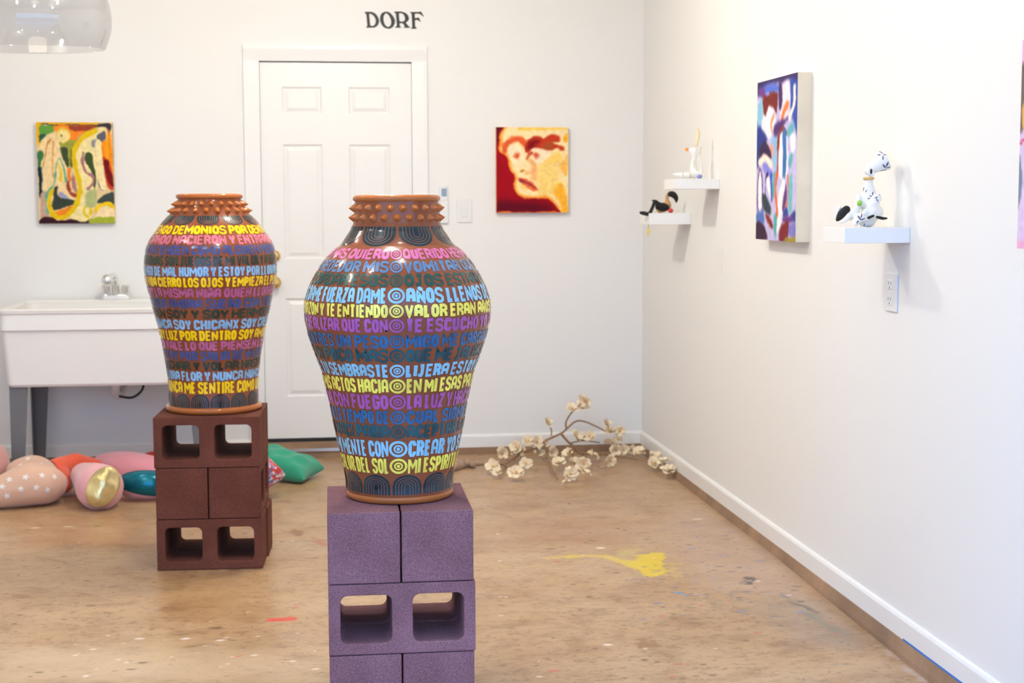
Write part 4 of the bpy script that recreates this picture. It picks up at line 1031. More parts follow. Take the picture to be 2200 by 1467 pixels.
# ------------------------------------------------------------------ figurines on the shelves
CER = mat('white_glazed_fabric', (.86, .84, .80), .45, vary=.03, scale=20)
BLK = mat('black_fur', (.012, .011, .012), .8, bump=1, bscale=250)
BLUEP = mat('slate_blue_sprig', (.10, .12, .22), .5)
GOLD = mat('gold_beads', (.72, .46, .16), .35, vary=.3, scale=200)
GRN = mat('bright_green_thread', (.25, .55, .06), .6)
TAN = mat('tan_cloth', (.58, .33, .13), .7, vary=.15, scale=60)
ORG = mat('orange_bead', (.9, .3, .03), .4)
PALEY = mat('pale_yellow_cloth', (.85, .68, .42), .6)
REDC = mat('red_printed_cloth', (.62, .05, .05), .6, vary=.5, scale=90)
VIO = mat('lavender_cloth', (.22, .24, .6), .6)
YEL = mat('yellow_bead', (.85, .62, .04), .5)
SEAM = mat('dark_stitching', (.08, .07, .07), .7)
class Fig:
    """figure drawn on the vertical plane y = Y; crop frame of the close-up -> metres, dy = depth offset"""
    def __init__(self, name, label, cat, Y, org, sc, foot, zs):
        self.Y, self.org, self.sc = Y, org, sc
        p = at_y(org[0]+foot[0]/sc, org[1]+foot[1]/sc, Y); self.dz = zs-p.z
        self.root = empty(name, (p.x, Y, zs)); tag(self.root, label, cat); self.mpp = Y/FPX/sc*1.01
    def p(self, cx, cy, dy=0):
        q = at_y(self.org[0]+cx/self.sc, self.org[1]+cy/self.sc, self.Y)
        return (q.x-self.root.location.x, dy, q.z+self.dz-self.root.location.z)
    def c(self, *pts): return [(*self.p(q[0], q[1], q[3] if len(q) > 3 else 0), q[2]*self.mpp) for q in pts]
    def sprig(self, spots, rad, host, m, name='leaf_print'):
        dg = bpy.context.evaluated_depsgraph_get(); he = host.evaluated_get(dg); me = he.to_mesh(); bv = BVHTree.FromPolygons([v.co.copy() for v in me.vertices], [tuple(q.vertices) for q in me.polygons]); he.to_mesh_clear()
        rl = self.root.location
        for cx, cy, ang, L in spots:
            q = at_y(self.org[0]+cx/self.sc, self.org[1]+cy/self.sc, self.Y); q.z += self.dz
            o = Vector((q.x, 0, q.z))-Vector((rl.x, rl.y, rl.z)); o.y = -.5
            hit, nrm, _, _ = bv.ray_cast(o, Vector((0, 1, 0)))
            if hit is None: continue
            t = Vector((math.cos(ang), 0, math.sin(ang))); t = (t-nrm*t.dot(nrm)).normalized(); s = nrm.cross(t)
            mtx = Matrix.Translation(hit) @ Matrix((( t.x, s.x, nrm.x), (t.y, s.y, nrm.y), (t.z, s.z, nrm.z))).to_4x4() @ Matrix.Diagonal((L*self.mpp, L*.32*self.mpp, .0009, 1))
            bm = bmesh.new(); bmesh.ops.create_icosphere(bm, subdivisions=2, radius=1, matrix=mtx); obj(name, bm, m, self.root, smooth=True)
f1 = Fig('creature_figurine', 'white stuffed creature with blue leaf sprigs and black tail, sitting on the nearest shelf', 'figurine', 4.432, (1760, 300), 3.668, (350, 684), Z1)
body = blob('body', [f1.c((345, 645, 38, .0), (400, 645, 42, .0)), f1.c((405, 590, 72), (402, 510, 80), (392, 435, 66), (388, 375, 46), (390, 330, 34), (390, 290, 30)),
                     f1.c((430, 455, 38, -.03), (380, 520, 34, -.035), (320, 570, 26, -.045)), f1.c((380, 570, 52, -.04), (430, 565, 56, -.025)), f1.c((330, 600, 38, -.03), (285, 620, 36, -.02), (265, 655, 26, -.02)),
                     f1.c((310, 440, 24, .0), (300, 490, 26, -.01), (290, 540, 30, -.01), (250, 600, 36, .01))], CER, f1.root, .0035, 6)
bm = bmesh.new(); h0, h1 = Vector(f1.p(372, 250)), Vector(f1.p(512, 160)); ax_ = h1-h0; L = ax_.length
prof = [(.002, -L*.10), (f1.mpp*26, -L*.05), (f1.mpp*36, L*.1), (f1.mpp*46, L*.35), (f1.mpp*62, L*.65), (f1.mpp*80, L*.93), (f1.mpp*86, L*1.0), (f1.mpp*78, L*1.05), (.002, L*1.12)]
lathe(bm, prof, 32, True, True)
bmesh.ops.transform(bm, verts=bm.verts, matrix=Matrix.Translation(h0) @ ax_.to_track_quat('Z', 'Y').to_matrix().to_4x4()); head = obj('head', bm, CER, f1.root, smooth=True)
o = blob('ear', [f1.c((372, 205, 8, -.028), (362, 235, 17, -.03), (368, 265, 22, -.03), (392, 268, 16, -.03), (398, 240, 8, -.03))], CER, f1.root, .003, 3)
bm = bmesh.new(); ball(bm, f1.p(361, 248, -.052), (f1.mpp*9, .004, f1.mpp*22)); e_ = obj('ear_lining', bm, BLK, o, smooth=True)
bm = bmesh.new(); bm2 = bmesh.new()
for k in range(16):
    a = 2*PI*k/16; c0 = f1.p(390, 300); ball(bm, (c0[0]+f1.mpp*33*math.cos(a), f1.mpp*33*math.sin(a), c0[2]), f1.mpp*13, 2)
bm2.free(); obj('bead_collar', bm, GOLD, f1.root, smooth=True)['label'] = 'gold bead collar'
o = blob('tail', [f1.c((225, 545, 34, .012), (190, 580, 36, .012), (160, 620, 20, .012), (150, 632, 10, .012))], BLK, f1.root, .003, 4); o['label'] = 'black furry tail'
o = blob('tail_underside', [f1.c((175, 535, 20, .02), (155, 590, 14, .02), (147, 625, 10, .02)), f1.c((240, 590, 26, .0), (200, 630, 22, .0), (165, 645, 13, .0))], CER, f1.root, .003, 4)
o = blob('belly_patch', [f1.c((365, 602, 13, -.098), (410, 612, 14, -.094), (452, 612, 10, -.082)), f1.c((318, 608, 13, -.075), (342, 592, 12, -.09))], BLK, f1.root, .0025, 3); o['label'] = 'black patch'
bm = bmesh.new(); ball(bm, f1.p(286, 495, -.035), (f1.mpp*20, .012, f1.mpp*24)); obj('green_bow', bm, GRN, f1.root, smooth=True)['label'] = 'bright green tuft'
sp = [(345, 385, 1.9, 20), (330, 400, 2.4, 18), (355, 400, .9, 14), (400, 420, 1.4, 18), (385, 440, 2.8, 16), (410, 450, .2, 17), (370, 458, 3.3, 14), (415, 470, -1.0, 16), (440, 430, 1.2, 12), (300, 590, 1.4, 22), (285, 610, 2.3, 24), (310, 620, .6, 20), (275, 640, 1.1, 20), (345, 665, 1.5, 12), (480, 548, .8, 10), (490, 555, 1.6, 8)]
f1.sprig(sp, 0, body, BLUEP)
f1.sprig([(475, 95, 1.5, 26), (460, 115, 2.6, 20), (495, 115, .5, 20), (478, 140, -1.4, 18), (490, 205, 2.2, 24), (510, 190, 1.3, 24), (525, 215, .6, 22), (505, 235, .0, 22), (485, 238, 2.9, 18)], 0, head, BLUEP)
bm = bmesh.new()
for ln in ([(340, 350, -.05), (440, 380, -.055), (455, 420, -.06), (420, 500, -.072)], [(350, 540, -.085), (320, 500, -.07), (345, 440, -.06)]):
    pass
bm.free()
f2 = Fig('rabbit_figurine', 'pale stuffed rabbit with one tall ear and orange nose, on the upper far shelf', 'figurine', 6.61, (1340, 250), 5.433, (780, 722), Z2)
b2 = blob('body', [f2.c((830, 660, 52), (815, 610, 46), (815, 540, 36), (822, 480, 30), (828, 430, 44), (818, 390, 48)), f2.c((820, 400, 44), (780, 385, 30), (755, 378, 20)),
                   f2.c((830, 670, 44, -.02), (740, 670, 36, -.03), (660, 675, 36, -.03), (590, 668, 22, -.03), (550, 662, 12, -.03)), f2.c((850, 480, 16, -.03), (890, 560, 18, -.03), (890, 650, 22, -.02), (860, 690, 22, -.01))], CER, f2.root, .005, 6)
o = blob('ear', [f2.c((850, 330, 20), (855, 280, 22), (868, 220, 26), (868, 170, 24), (858, 135, 16))], PALEY, f2.root, .004, 4); o['label'] = 'pale yellow tall ear'
bm = bmesh.new(); ball(bm, f2.p(738, 374), f2.mpp*22); obj('nose', bm, ORG, f2.root, smooth=True)['label'] = 'round orange nose'
bm = bmesh.new(); ball(bm, f2.p(838, 692, -.072), (f2.mpp*30, .02, f2.mpp*24)); obj('blue_patch', bm, VIO, f2.root, smooth=True)['label'] = 'lavender patch'
bm = bmesh.new()
for pts in ([(705, 640, -.105), (710, 690, -.112), (712, 712, -.10)], [(630, 650, -.10), (632, 700, -.10)], [(785, 500, -.05), (770, 590, -.075)], [(870, 350, -.05), (838, 440, -.08)]):
    tube(bm, [f2.p(*q) for q in pts], .0016, 6)
obj('stitching', bm, mat('olive_stitching', (.42, .40, .22), .7), f2.root)
f3 = Fig('crow_figurine', 'black and tan stuffed figure reclining with legs over the edge of the lower far shelf', 'figurine', 7.12, (1340, 250), 5.433, (430, 1122), Z3)
b3 = blob('body', [f3.c((420, 1075, 48), (470, 1060, 52), (510, 1030, 50), (505, 985, 28), (503, 940, 22), (515, 905, 26))], TAN, f3.root, .005, 5)
o = blob('black_hair', [f3.c((525, 900, 34, -.03), (570, 905, 40, -.01), (605, 945, 30, -.01), (608, 985, 16, -.01), (605, 1005, 6, -.01))], BLK, f3.root, .004, 4); o['label'] = 'black hair falling to the right'
o = blob('black_garment', [f3.c((380, 1045, 46, -.05), (430, 1050, 54, -.05), (470, 1055, 40, -.05))], BLK, f3.root, .005, 5); o['label'] = 'black garment'
o = blob('leg', [f3.c((400, 1035, 30, -.07), (350, 1000, 24, -.075), (322, 985, 22, -.08), (300, 1040, 22, -.08), (265, 1120, 22, -.08), (258, 1135, 24, -.08), (190, 1122, 26, -.08), (152, 1115, 16, -.08)),
                 f3.c((360, 985, 14, -.02), (330, 975, 16, -.02))], BLK, f3.root, .004, 4); o['label'] = 'bent black leg with foot over the shelf edge'
bm = bmesh.new(); ball(bm, f3.p(503, 1092, -.08), (f3.mpp*30, .02, f3.mpp*28)); obj('printed_cloth', bm, REDC, f3.root, smooth=True)['label'] = 'red and white printed cloth'
bm = bmesh.new(); ball(bm, f3.p(370, 1000, -.04), (f3.mpp*24, .015, f3.mpp*20)); obj('white_cuff', bm, CER, f3.root, smooth=True)['label'] = 'white cuff'
bm = bmesh.new()
tube(bm, [f3.p(215, 1135, -.08), f3.p(216, 1215, -.08)], .0012, 6); tube(bm, [f3.p(262, 1140, -.08), f3.p(248, 1200, -.08), f3.p(248, 1320, -.08)], .0012, 6); tube(bm, [f3.p(248, 1200, -.08), f3.p(240, 1370, -.08)], .0009, 6)
th = obj('hanging_thread', bm, TAN, f3.root)
bm = bmesh.new(); ball(bm, f3.p(250, 1325, -.08), (.006, .006, .010)); ball(bm, f3.p(242, 1362, -.08), .005); obj('bead', bm, YEL, th, smooth=True)['label'] = 'yellow bead'

# ------------------------------------------------------------------ utility sink
SINKM = mat('white_sink_plastic', (.84, .82, .79), .35); LEGM = mat('grey_steel_leg', (.15, .15, .155), .4, spec=.5)
CHR = mat('chrome', (.82, .82, .83), .08, metal=1)
YS, YB = 7.42, D-.025
sl, sr = at_y(-3, 690, YS).x, at_y(452, 690, YS).x
zr = at_y(120, 664, YS).z
zband = at_y(120, 710, YS).z; zbot = at_y(120, 832, YS).z
sx = (sl+sr)/2; hw = (sr-sl)/2
sink = empty('utility_sink', (sx, (YS+YB)/2, 0)); tag(sink, 'white freestanding utility sink on grey legs against the back wall', 'sink')
dY = (YB-YS)/2
def rrect(hx, hy, r, n=5):
    out = []
    for cx, cy, a0 in ((1, -1, -1), (1, 1, 0), (-1, 1, 1), (-1, -1, 2)):
        for k in range(n+1):
            a = (a0+k/n)*PI/2; out.append((cx*(hx-r)+r*math.cos(a), cy*(hy-r)+r*math.sin(a)))
    return out
def loft(bm, secs, closed0=True, closed1=True):
    rings = [[bm.verts.new((x, y, z)) for x, y in rr] for rr, z in secs]
    n = len(rings[0])
    for a, b in zip(rings, rings[1:]):
        for k in range(n): bm.faces.new((a[k], a[(k+1) % n], b[(k+1) % n], b[k]))
    if closed0: bm.faces.new(rings[0][::-1])
    if closed1: bm.faces.new(rings[-1])
    bmesh.ops.recalc_face_normals(bm, faces=bm.faces)
b2w = 12*7.42/FPX
bm = bmesh.new()
O = rrect(hw, dY, .02)
def ins(k, ky=None): return rrect(hw-k, dY-(ky if ky is not None else k), .03)
inner = [(x, y-.045) for x, y in rrect(hw-.045, dY-.085, .05)]
inner2 = [(x, y-.045) for x, y in rrect(hw-.08, dY-.13, .07)]
loft(bm, [(ins(.022+.008, .03), zbot), (ins(.022, .022), zbot+.012), (ins(.004, .012), zband-.004), (ins(.0, .004), zband), (ins(.0), zband+.002), (ins(.0, .006), zr-.026), (ins(-.004, .0), zr-.022), (ins(-.006, -.003), zr-.006), (ins(-.002, .0), zr), (inner, zr-.002), (inner, zr-.012), (inner2, zbot+.03)])
o = obj('basin', bm, SINKM, sink)
for p in o.data.polygons: p.use_smooth = False
bm = bmesh.new(); box(bm, -hw+.02, hw-.02, dY-.10, dY+.0, zr-.004, zr+.006); o = obj('back_ledge', bm, SINKM, sink); bevel(o, .004)
for s in (-1, 1):
    for fb in (-1, 1):
        bm = bmesh.new(); x = s*(hw-.03); y = fb*(dY-.04)
        # L-shaped leg of sheet steel tapering towards the floor
        def Lp(k): 
            w = .088*k; d = .05*k
            return [(x, y), (x-s*w, y), (x-s*(w+.0), y-fb*.004), (x-s*w*1.0, y-fb*.006), (x-s*.006, y-fb*.006), (x-s*.006, y-fb*d), (x, y-fb*d)]
        loft(bm, [(Lp(.62), 0), (Lp(1), zbot+.004)])
        obj('leg', bm, LEGM, sink)
fx_ = at_y(247, 640, 7.98).x-sx; fy_ = dY-.06; fz_ = zr+.006
bm = bmesh.new(); loft(bm, [([(x+fx_, y+fy_) for x, y in rrect(.078, .028, .02)], fz_), ([(x+fx_, y+fy_) for x, y in rrect(.072, .024, .02)], fz_+.026)])
faucet = obj('faucet', bm, CHR, sink, smooth=False); bevel(faucet, .004); faucet['label'] = 'chrome two-handle faucet'
bm = bmesh.new(); tube(bm, crom([(fx_, fy_, fz_+.02), (fx_, fy_-.004, fz_+.08), (fx_-.002, fy_-.03, fz_+.125), (fx_-.012, fy_-.075, fz_+.125), (fx_-.018, fy_-.10, fz_+.11)], 5), [.019]*6+[.015]*6+[.014]*9, 14); sp_ = obj('spout', bm, CHR, faucet, smooth=True)
bm = bmesh.new(); ball(bm, (fx_-.03, fy_-.09, fz_+.105), (.030, .026, .032)); obj('spray_head', bm, CHR, faucet, smooth=True)
for s in (-1, 1):
    bm = bmesh.new(); lathe(bm, [(.012, 0), (.012, .01), (.021, .014), (.023, .044), (.019, .05), (.002, .051)], 20)
    bmesh.ops.translate(bm, verts=bm.verts, vec=(fx_+s*.051, fy_, fz_+.024)); obj('faucet_handle', bm, CHR, faucet, smooth=False)
dx_ = at_y(247, 850, 7.75).x-sx
bm = bmesh.new(); tube(bm, [(dx_, .02, zbot+.01), (dx_, .02, zbot-.085)], .022, 14); tube(bm, crom([(dx_, .02, zbot-.08), (dx_+.02, .06, zbot-.09), (dx_+.02, dY, zbot-.06)], 4), .02, 12); obj('drain_pipe', bm, WP, sink, smooth=True)
bm = bmesh.new(); tube(bm, crom([(dx_+.02, .0, zbot-.09), (dx_+.085, .0, zbot-.098), (dx_+.135, .01, zbot-.06), (dx_+.148, .02, zbot+.01)], 6), .006, 8); obj('supply_hose', bm, M['dark'], sink, smooth=True)['label'] = 'black looped hose'
bm = bmesh.new(); tube(bm, [(dx_-.26, .0, zbot+.004), (dx_-.21, .03, zbot-.006)], .012, 8); obj('valve', bm, M['metal'], sink)

# ------------------------------------------------------------------ pendant lamp
lx, ly, lz = -.985, 5.6, 1.925
lamp = empty('pendant_lamp', (lx, ly, lz)); lamp.rotation_euler = (math.radians(1.9), math.radians(-.6), 0); tag(lamp, 'large clear grey acrylic dome pendant lamp hanging at upper left', 'lamp')
gm = bpy.data.materials.new('clear_grey_acrylic'); gm.use_nodes = True; nt = gm.node_tree; nt.nodes.remove(nt.nodes['Principled BSDF']); out = nt.nodes['Material Output']
tr = nt.nodes.new('ShaderNodeBsdfTransparent'); tr.inputs[0].default_value = (.91, .912, .92, 1)
gl = nt.nodes.new('ShaderNodeBsdfGlossy'); gl.inputs['Roughness'].default_value = .03
df = nt.nodes.new('ShaderNodeBsdfTranslucent'); df.inputs[0].default_value = (.8, .82, .85, 1)
lw = nt.nodes.new('ShaderNodeLayerWeight'); lw.inputs[0].default_value = .5; pw = nt.nodes.new('ShaderNodeMath'); pw.operation = 'POWER'; pw.inputs[1].default_value = 3.0; nt.links.new(lw.outputs['Facing'], pw.inputs[0]); fr = nt.nodes.new('ShaderNodeMath'); fr.operation = 'MULTIPLY_ADD'; fr.inputs[1].default_value = .40; fr.inputs[2].default_value = .05; nt.links.new(pw.outputs[0], fr.inputs[0])
m0 = nt.nodes.new('ShaderNodeMixShader'); m0.inputs[0].default_value = .10; nt.links.new(tr.outputs[0], m0.inputs[1]); nt.links.new(df.outputs[0], m0.inputs[2])
m1 = nt.nodes.new('ShaderNodeMixShader'); nt.links.new(fr.outputs[0], m1.inputs[0]); nt.links.new(m0.outputs[0], m1.inputs[1]); nt.links.new(gl.outputs[0], m1.inputs[2]); nt.links.new(m1.outputs[0], out.inputs[0])
K3 = 5.6/FPX*1.02
pr = [(132, 0), (139, 18), (145, 38), (147, 56), (146, 74), (141, 100), (131, 128), (116, 154), (96, 178), (70, 196), (40, 206), (16, 209)]
pr = [(a*K3, b*K3) for a, b in pr]
c = crom(pr, 4); full = [tuple(p) for p in c]+[(p[0]-.003, p[1]-.001) for p in c[::-1]]
bm = bmesh.new(); rg = lathe(bm, full, 96, False, False)
for k in range(96): bm.faces.new((rg[-1][k], rg[-1][(k+1) % 96], rg[0][(k+1) % 96], rg[0][k]))
bmesh.ops.recalc_face_normals(bm, faces=bm.faces); obj('lamp_shade', bm, gm, lamp, smooth=True)
top = pr[-1][1]
bm = bmesh.new(); lathe(bm, [(.002, top-.05), (.026, top-.048), (.026, top+.03), (.012, top+.05), (.003, top+.055)], 24); obj('socket_cap', bm, M['metal'], lamp, smooth=True)
bm = bmesh.new(); tube(bm, [(0, 0, top+.05), (0, 0, CH-lz)], .003, 8); obj('cord', bm, M['dark'], lamp)
em = bpy.data.materials.new('lit_bulb'); em.use_nodes = True; nt = em.node_tree; e = nt.nodes.new('ShaderNodeEmission'); e.inputs[0].default_value = (1, .86, .68, 1); e.inputs[1].default_value = 5
nt.links.new(e.outputs[0], nt.nodes['Material Output'].inputs[0])
bm = bmesh.new(); ball(bm, (0, 0, top-.10), (.045, .045, .055)); obj('bulb', bm, em, lamp, smooth=True)

# ------------------------------------------------------------------ pillows on the floor
def cushion(name, label, loc, rz, sx_, sy_, th_, m, tilt=(0, 0), wr=.012, seed=1, grp='cushions on the floor'):
    n = 36; rng = np.random.default_rng(seed); bm = bmesh.new(); top = {}; bot = {}
    ph = rng.random(6)*6
    for i in range(n+1):
        for j in range(n+1):
            u, v = -1+2*i/n, -1+2*j/n
            pin = 1-.10*(u*u*(1-v*v)*0+ (1-u*u)*.0) 
            e = max(0, (1-abs(u)**2.6))*max(0, (1-abs(v)**2.6))
            x, y = u*sx_*(1-.10*(1-v*v)*abs(u)), v*sy_*(1-.10*(1-u*u)*abs(v))
            h = th_*e**.42
            w = wr*e**.3*(math.sin(5*u+3*v+ph[0])*math.sin(4*v-2*u+ph[1])+.5*math.sin(9*u-7*v+ph[2]))
            top[i, j] = bm.verts.new((x, y, h+w))
            bot[i, j] = top[i, j] if i in (0, n) or j in (0, n) else bm.verts.new((x, y, -h*.8+w*.4))
    for i in range(n):
        for j in range(n):
            bm.faces.new((top[i, j], top[i+1, j], top[i+1, j+1], top[i, j+1]))
            f = [bot[i, j], bot[i, j+1], bot[i+1, j+1], bot[i+1, j]]
            bm.faces.new(f)
    bmesh.ops.recalc_face_normals(bm, faces=bm.faces)
    bmesh.ops.rotate(bm, verts=bm.verts, cent=(0, 0, 0), matrix=(Matrix.Rotation(rz, 3, 'Z') @ Matrix.Rotation(tilt[0], 3, 'X') @ Matrix.Rotation(tilt[1], 3, 'Y')))
    zmin = min(v.co.z for v in bm.verts)
    bmesh.ops.translate(bm, verts=bm.verts, vec=(0, 0, -zmin))
    o = obj(name, bm, m, None, loc, smooth=True); tag(o, label, 'pillow', grp)
    s = o.modifiers.new('sub', 'SUBSURF'); s.levels = 1; s.render_levels = 1
    return o
def fabric(name, c, rough=.85, sheen=.3, **k):
    m = mat(name, c, rough, bump=k.pop('bump', .25), bscale=k.pop('bscale', 400), **k); m.node_tree.nodes['Principled BSDF'].inputs['Sheen Weight'].default_value = sheen; return m
GREENF = fabric('green_cotton', (.02, .32, .19)); CORALF = fabric('coral_red_cotton', (.78, .11, .045))
PINKF = fabric('pink_satin', (.82, .33, .40), .45, .4); ROSEF = fabric('dusty_rose_plush', (.62, .30, .27), .9, .5)
TEALF = mat('teal_foil', (.0, .17, .24), .22, metal=.45, bump=.3, bscale=30); GOLDF = mat('iridescent_gold_foil', (.78, .62, .28), .25, metal=.6, vary=.25, scale=14, bump=1.0, bscale=30)
REDF = fabric('red_cotton', (.6, .02, .02)); PEACHF = fabric('peach_star_cotton', (.70, .44, .31), .8)
PINK2 = fabric('light_pink_cotton', (.85, .42, .44), .6, .4)
MAG = fabric('magenta_cotton', (.70, .22, .55), .6, .4)
FLOR = fabric('floral_cotton', (.7, .2, .2))
nt = FLOR.node_tree; vo = nt.nodes.new('ShaderNodeTexVoronoi'); vo.inputs['Scale'].default_value = 75; tcn = nt.nodes.new('ShaderNodeTexCoord'); nt.links.new(tcn.outputs['Object'], vo.inputs['Vector'])
hs = nt.nodes.new('ShaderNodeSeparateColor'); nt.links.new(vo.outputs['Color'], hs.inputs[0]); rp = nt.nodes.new('ShaderNodeValToRGB'); rp.color_ramp.interpolation = 'CONSTANT'
for i_, (pp, cc) in enumerate(((0, (200, 60, 60)), (.35, (214, 120, 120)), (.55, (150, 150, 200)), (.75, (230, 210, 215)), (.9, (80, 110, 160)))):
    el = rp.color_ramp.elements[i_] if i_ < 2 else rp.color_ramp.elements.new(pp); el.position = pp; el.color = (*lin(cc), 1)
nt.links.new(hs.outputs[0], rp.inputs[0]); nt.links.new(rp.outputs[0], nt.nodes['Principled BSDF'].inputs['Base Color'])

def pz(px, py, Y): return at_y(px, py, Y)
GP = 'pillows on the floor'
def tubepil(name, label, pts, m, vox=.012, smooth=12, squash=1):
    """pts: (px, py of the centre line, Y, radius)"""
    ch = []
    for px, py, Y, r in pts:
        p = at_y(px, py, Y); ch.append((p.x, p.y, max(p.z, r*squash+.002), r, squash))
    o = blob(name, [ch], m, None, vox, smooth); tag(o, label, 'pillow', GP); return o
# star pillow: crescent in two lobes
star = tubepil('star_pillow', 'peach crescent pillow with white stars at the left edge', [(-40, 1066, 6.95, .072), (0, 1062, 6.93, .075), (35, 1055, 6.95, .09), (66, 1047, 6.97, .102), (98, 1041, 7.0, .092), (118, 1038, 7.04, .062)], PEACHF)
bm = bmesh.new()
lobe = blob('back_lobe', [[(*at_y(42, 1016, 7.27), .07), (*at_y(70, 1012, 7.28), .082), (*at_y(92, 1013, 7.23), .064), (*at_y(104, 1026, 7.10), .06)]], PEACHF, star, .012, 12)
WS = mat('white_star_print', (.84, .80, .76), .8)
def stars(host, spots, m, size):
    dg = bpy.context.evaluated_depsgraph_get(); he = host.evaluated_get(dg); me = he.to_mesh(); mw = host.matrix_world
    bv = BVHTree.FromPolygons([mw @ v.co for v in me.vertices], [tuple(q.vertices) for q in me.polygons]); he.to_mesh_clear()
    for px, py in spots:
        rot = random.uniform(-.3, .3); loop = []; bm = bmesh.new()
        d = ray(px, py).normalized(); hit, nrm, _, _ = bv.ray_cast(CC, d)
        if hit is None: continue
        t = (CR-nrm*CR.dot(nrm)).normalized(); s = nrm.cross(t)
        for k in range(10):
            a = rot+PI/2+k*PI/5; rr = size*(1 if k % 2 == 0 else .45); q = hit+t*rr*math.cos(a)+s*rr*math.sin(a)
            h2, n2, _, _ = bv.ray_cast(q+nrm*.05, -nrm)
            loop.append(bm.verts.new((h2 if h2 else q)+nrm*.0014))
        cv = bm.verts.new(hit+nrm*.0018)
        for k in range(10): bm.faces.new((cv, loop[k], loop[(k+1) % 10]))
        obj('star_print', bm, m, host)

# the rest of the heap
tubepil('rose_pillow', 'dusty rose plush pillow at the left photo edge behind the star pillow', [(-48, 985, 7.34, .125), (-34, 1000, 7.34, .125), (-30, 1020, 7.32, .09)], ROSEF)
cor = blob('coral_pillow', [[(*at_y(122, 1008, 7.33), .058), (*at_y(150, 1002, 7.40), .058), (*at_y(180, 1001, 7.45), .055), (*at_y(206, 1004, 7.48), .042)], [(*at_y(146, 994, 7.38), .040), (*at_y(166, 988, 7.41), .036), (*at_y(180, 994, 7.42), .03)],
                            [(*at_y(126, 1016, 7.31), .05), (*at_y(136, 1034, 7.22), .044), (*at_y(140, 1044, 7.17), .036)]], CORALF, None, .01, 8); tag(cor, 'coral red knotted pillow between the star pillow and pink tube', 'pillow', GP)
tub = blob('foil_end_pillow', [[(*at_y(180, 1022, 7.20), .066), (*at_y(202, 1036, 7.05), .095), (*at_y(214, 1046, 6.90), .112)]], PINK2, None, .01, 10); tag(tub, 'pink tube pillow with shiny gold foil end facing forward', 'pillow', GP)
def cap(host, c, rx, rz, m, name, lab, roll=0, depth=.03):
    bm = bmesh.new(); bmesh.ops.create_uvsphere(bm, u_segments=36, v_segments=18, radius=1)
    d = (CC-Vector(c)).normalized(); q = d.to_track_quat('Z', 'Y').to_matrix().to_4x4()
    rng = np.random.default_rng(2)
    bmesh.ops.transform(bm, verts=bm.verts, matrix=Matrix.Translation(Vector(c)) @ q @ Matrix.Rotation(roll, 4, 'Z') @ Matrix.Diagonal((rx, rz, depth, 1)))
    for v in bm.verts:
        k = math.sin(v.co.x*60+v.co.z*25)*math.sin(v.co.z*55-v.co.x*20); v.co += d*.004*k
    o = obj(name, bm, m, host, smooth=True); o['label'] = lab
cap(tub, at_y(221, 1046, 6.815), .068, .098, GOLDF, 'foil_panel', 'crinkled gold foil end panel', -.5)
big = blob('pink_pillow', [[(*at_y(226, 1006, 7.64), .08), (*at_y(252, 1009, 7.60), .098), (*at_y(285, 1014, 7.50), .105), (*at_y(330, 1022, 7.42), .10), (*at_y(370, 1030, 7.40), .09)]], PINKF, None, .012, 12); tag(big, 'large light pink pillow behind the far block stack', 'pillow', GP)
tl = tubepil('teal_pillow', 'shiny teal and pink tube pillow left of the far block stack', [(280, 1049, 7.08, .06), (305, 1050, 7.05, .068), (335, 1050, 7.05, .07), (354, 1050, 7.08, .06)], PINK2)
tf = blob('teal_foil_panel', [[(*at_y(277, 1036, 7.06), .05), (*at_y(302, 1037, 7.03), .062), (*at_y(335, 1039, 7.03), .064), (*at_y(352, 1041, 7.05), .055)]], TEALF, tl, .01, 8); tf['label'] = 'shiny teal foil side'
rd = blob('red_pillow', [[(*at_y(322, 990, 7.75), .05), (*at_y(345, 990, 7.75), .06)]], REDF, None, .01, 8); tag(rd, 'small red pillow showing between the pink pillow and block stack', 'pillow', GP)
PIL = {}
def bake(o):
    dg = bpy.context.evaluated_depsgraph_get(); me = bpy.data.meshes.new_from_object(o.evaluated_get(dg)); o.modifiers.clear(); o.data = me
    me.polygons.foreach_set('use_smooth', [True]*len(me.polygons))
def press(a, b, gap=.009):
    """dent the soft pillow a where it meets b"""
    mb = b.matrix_world; bv = BVHTree.FromPolygons([mb @ v.co for v in b.data.vertices], [tuple(p.vertices) for p in b.data.polygons]); ma = a.matrix_world; mi = ma.inverted()
    for it in range(3):
        n = 0
        for v in a.data.vertices:
            w = ma @ v.co; loc, nrm, _, d = bv.find_nearest(w, .11)
            if loc is None: continue
            sd = (w-loc).dot(nrm)
            if sd < gap: v.co = mi @ (loc+nrm*gap*1.3); n += 1
        if not n: break
    for it in range(3):
        ta = BVHTree.FromPolygons([ma @ v.co for v in a.data.vertices], [tuple(p.vertices) for p in a.data.polygons]); hit = ta.overlap(bv)
        if not hit: break
        for i in {v for f, _ in hit for v in a.data.polygons[f].vertices}:
            w = ma @ a.data.vertices[i].co; loc, nrm, _, d = bv.find_nearest(w); sd = (w-loc).dot(nrm)
            if sd < .02: a.data.vertices[i].co = mi @ (loc+nrm*(max(sd, gap)+.003))
    a.data.update()
p = on_floor(588, 1058); FL_ = cushion('floral_cushion', 'red floral cushion peeking out right of the far block stack', (-.405, 7.0, 0), .62, .19, .15, .115, FLOR, (.28, -.22), .006, 3, GP)
p = on_floor(640, 1040); GR_ = cushion('green_cushion', 'emerald green cushion leaning behind the far block stack', (p.x-.085, p.y+.145, 0), -.42, .19, .13, .072, GREENF, (.05, .22), .009, 8, GP)
rose = [o for o in COL.objects if o.name.startswith('rose_pillow')][0]
bpy.context.view_layer.update()
for o in (star, lobe, rose, cor, tub, big, tl, rd, FL_, GR_): bake(o)
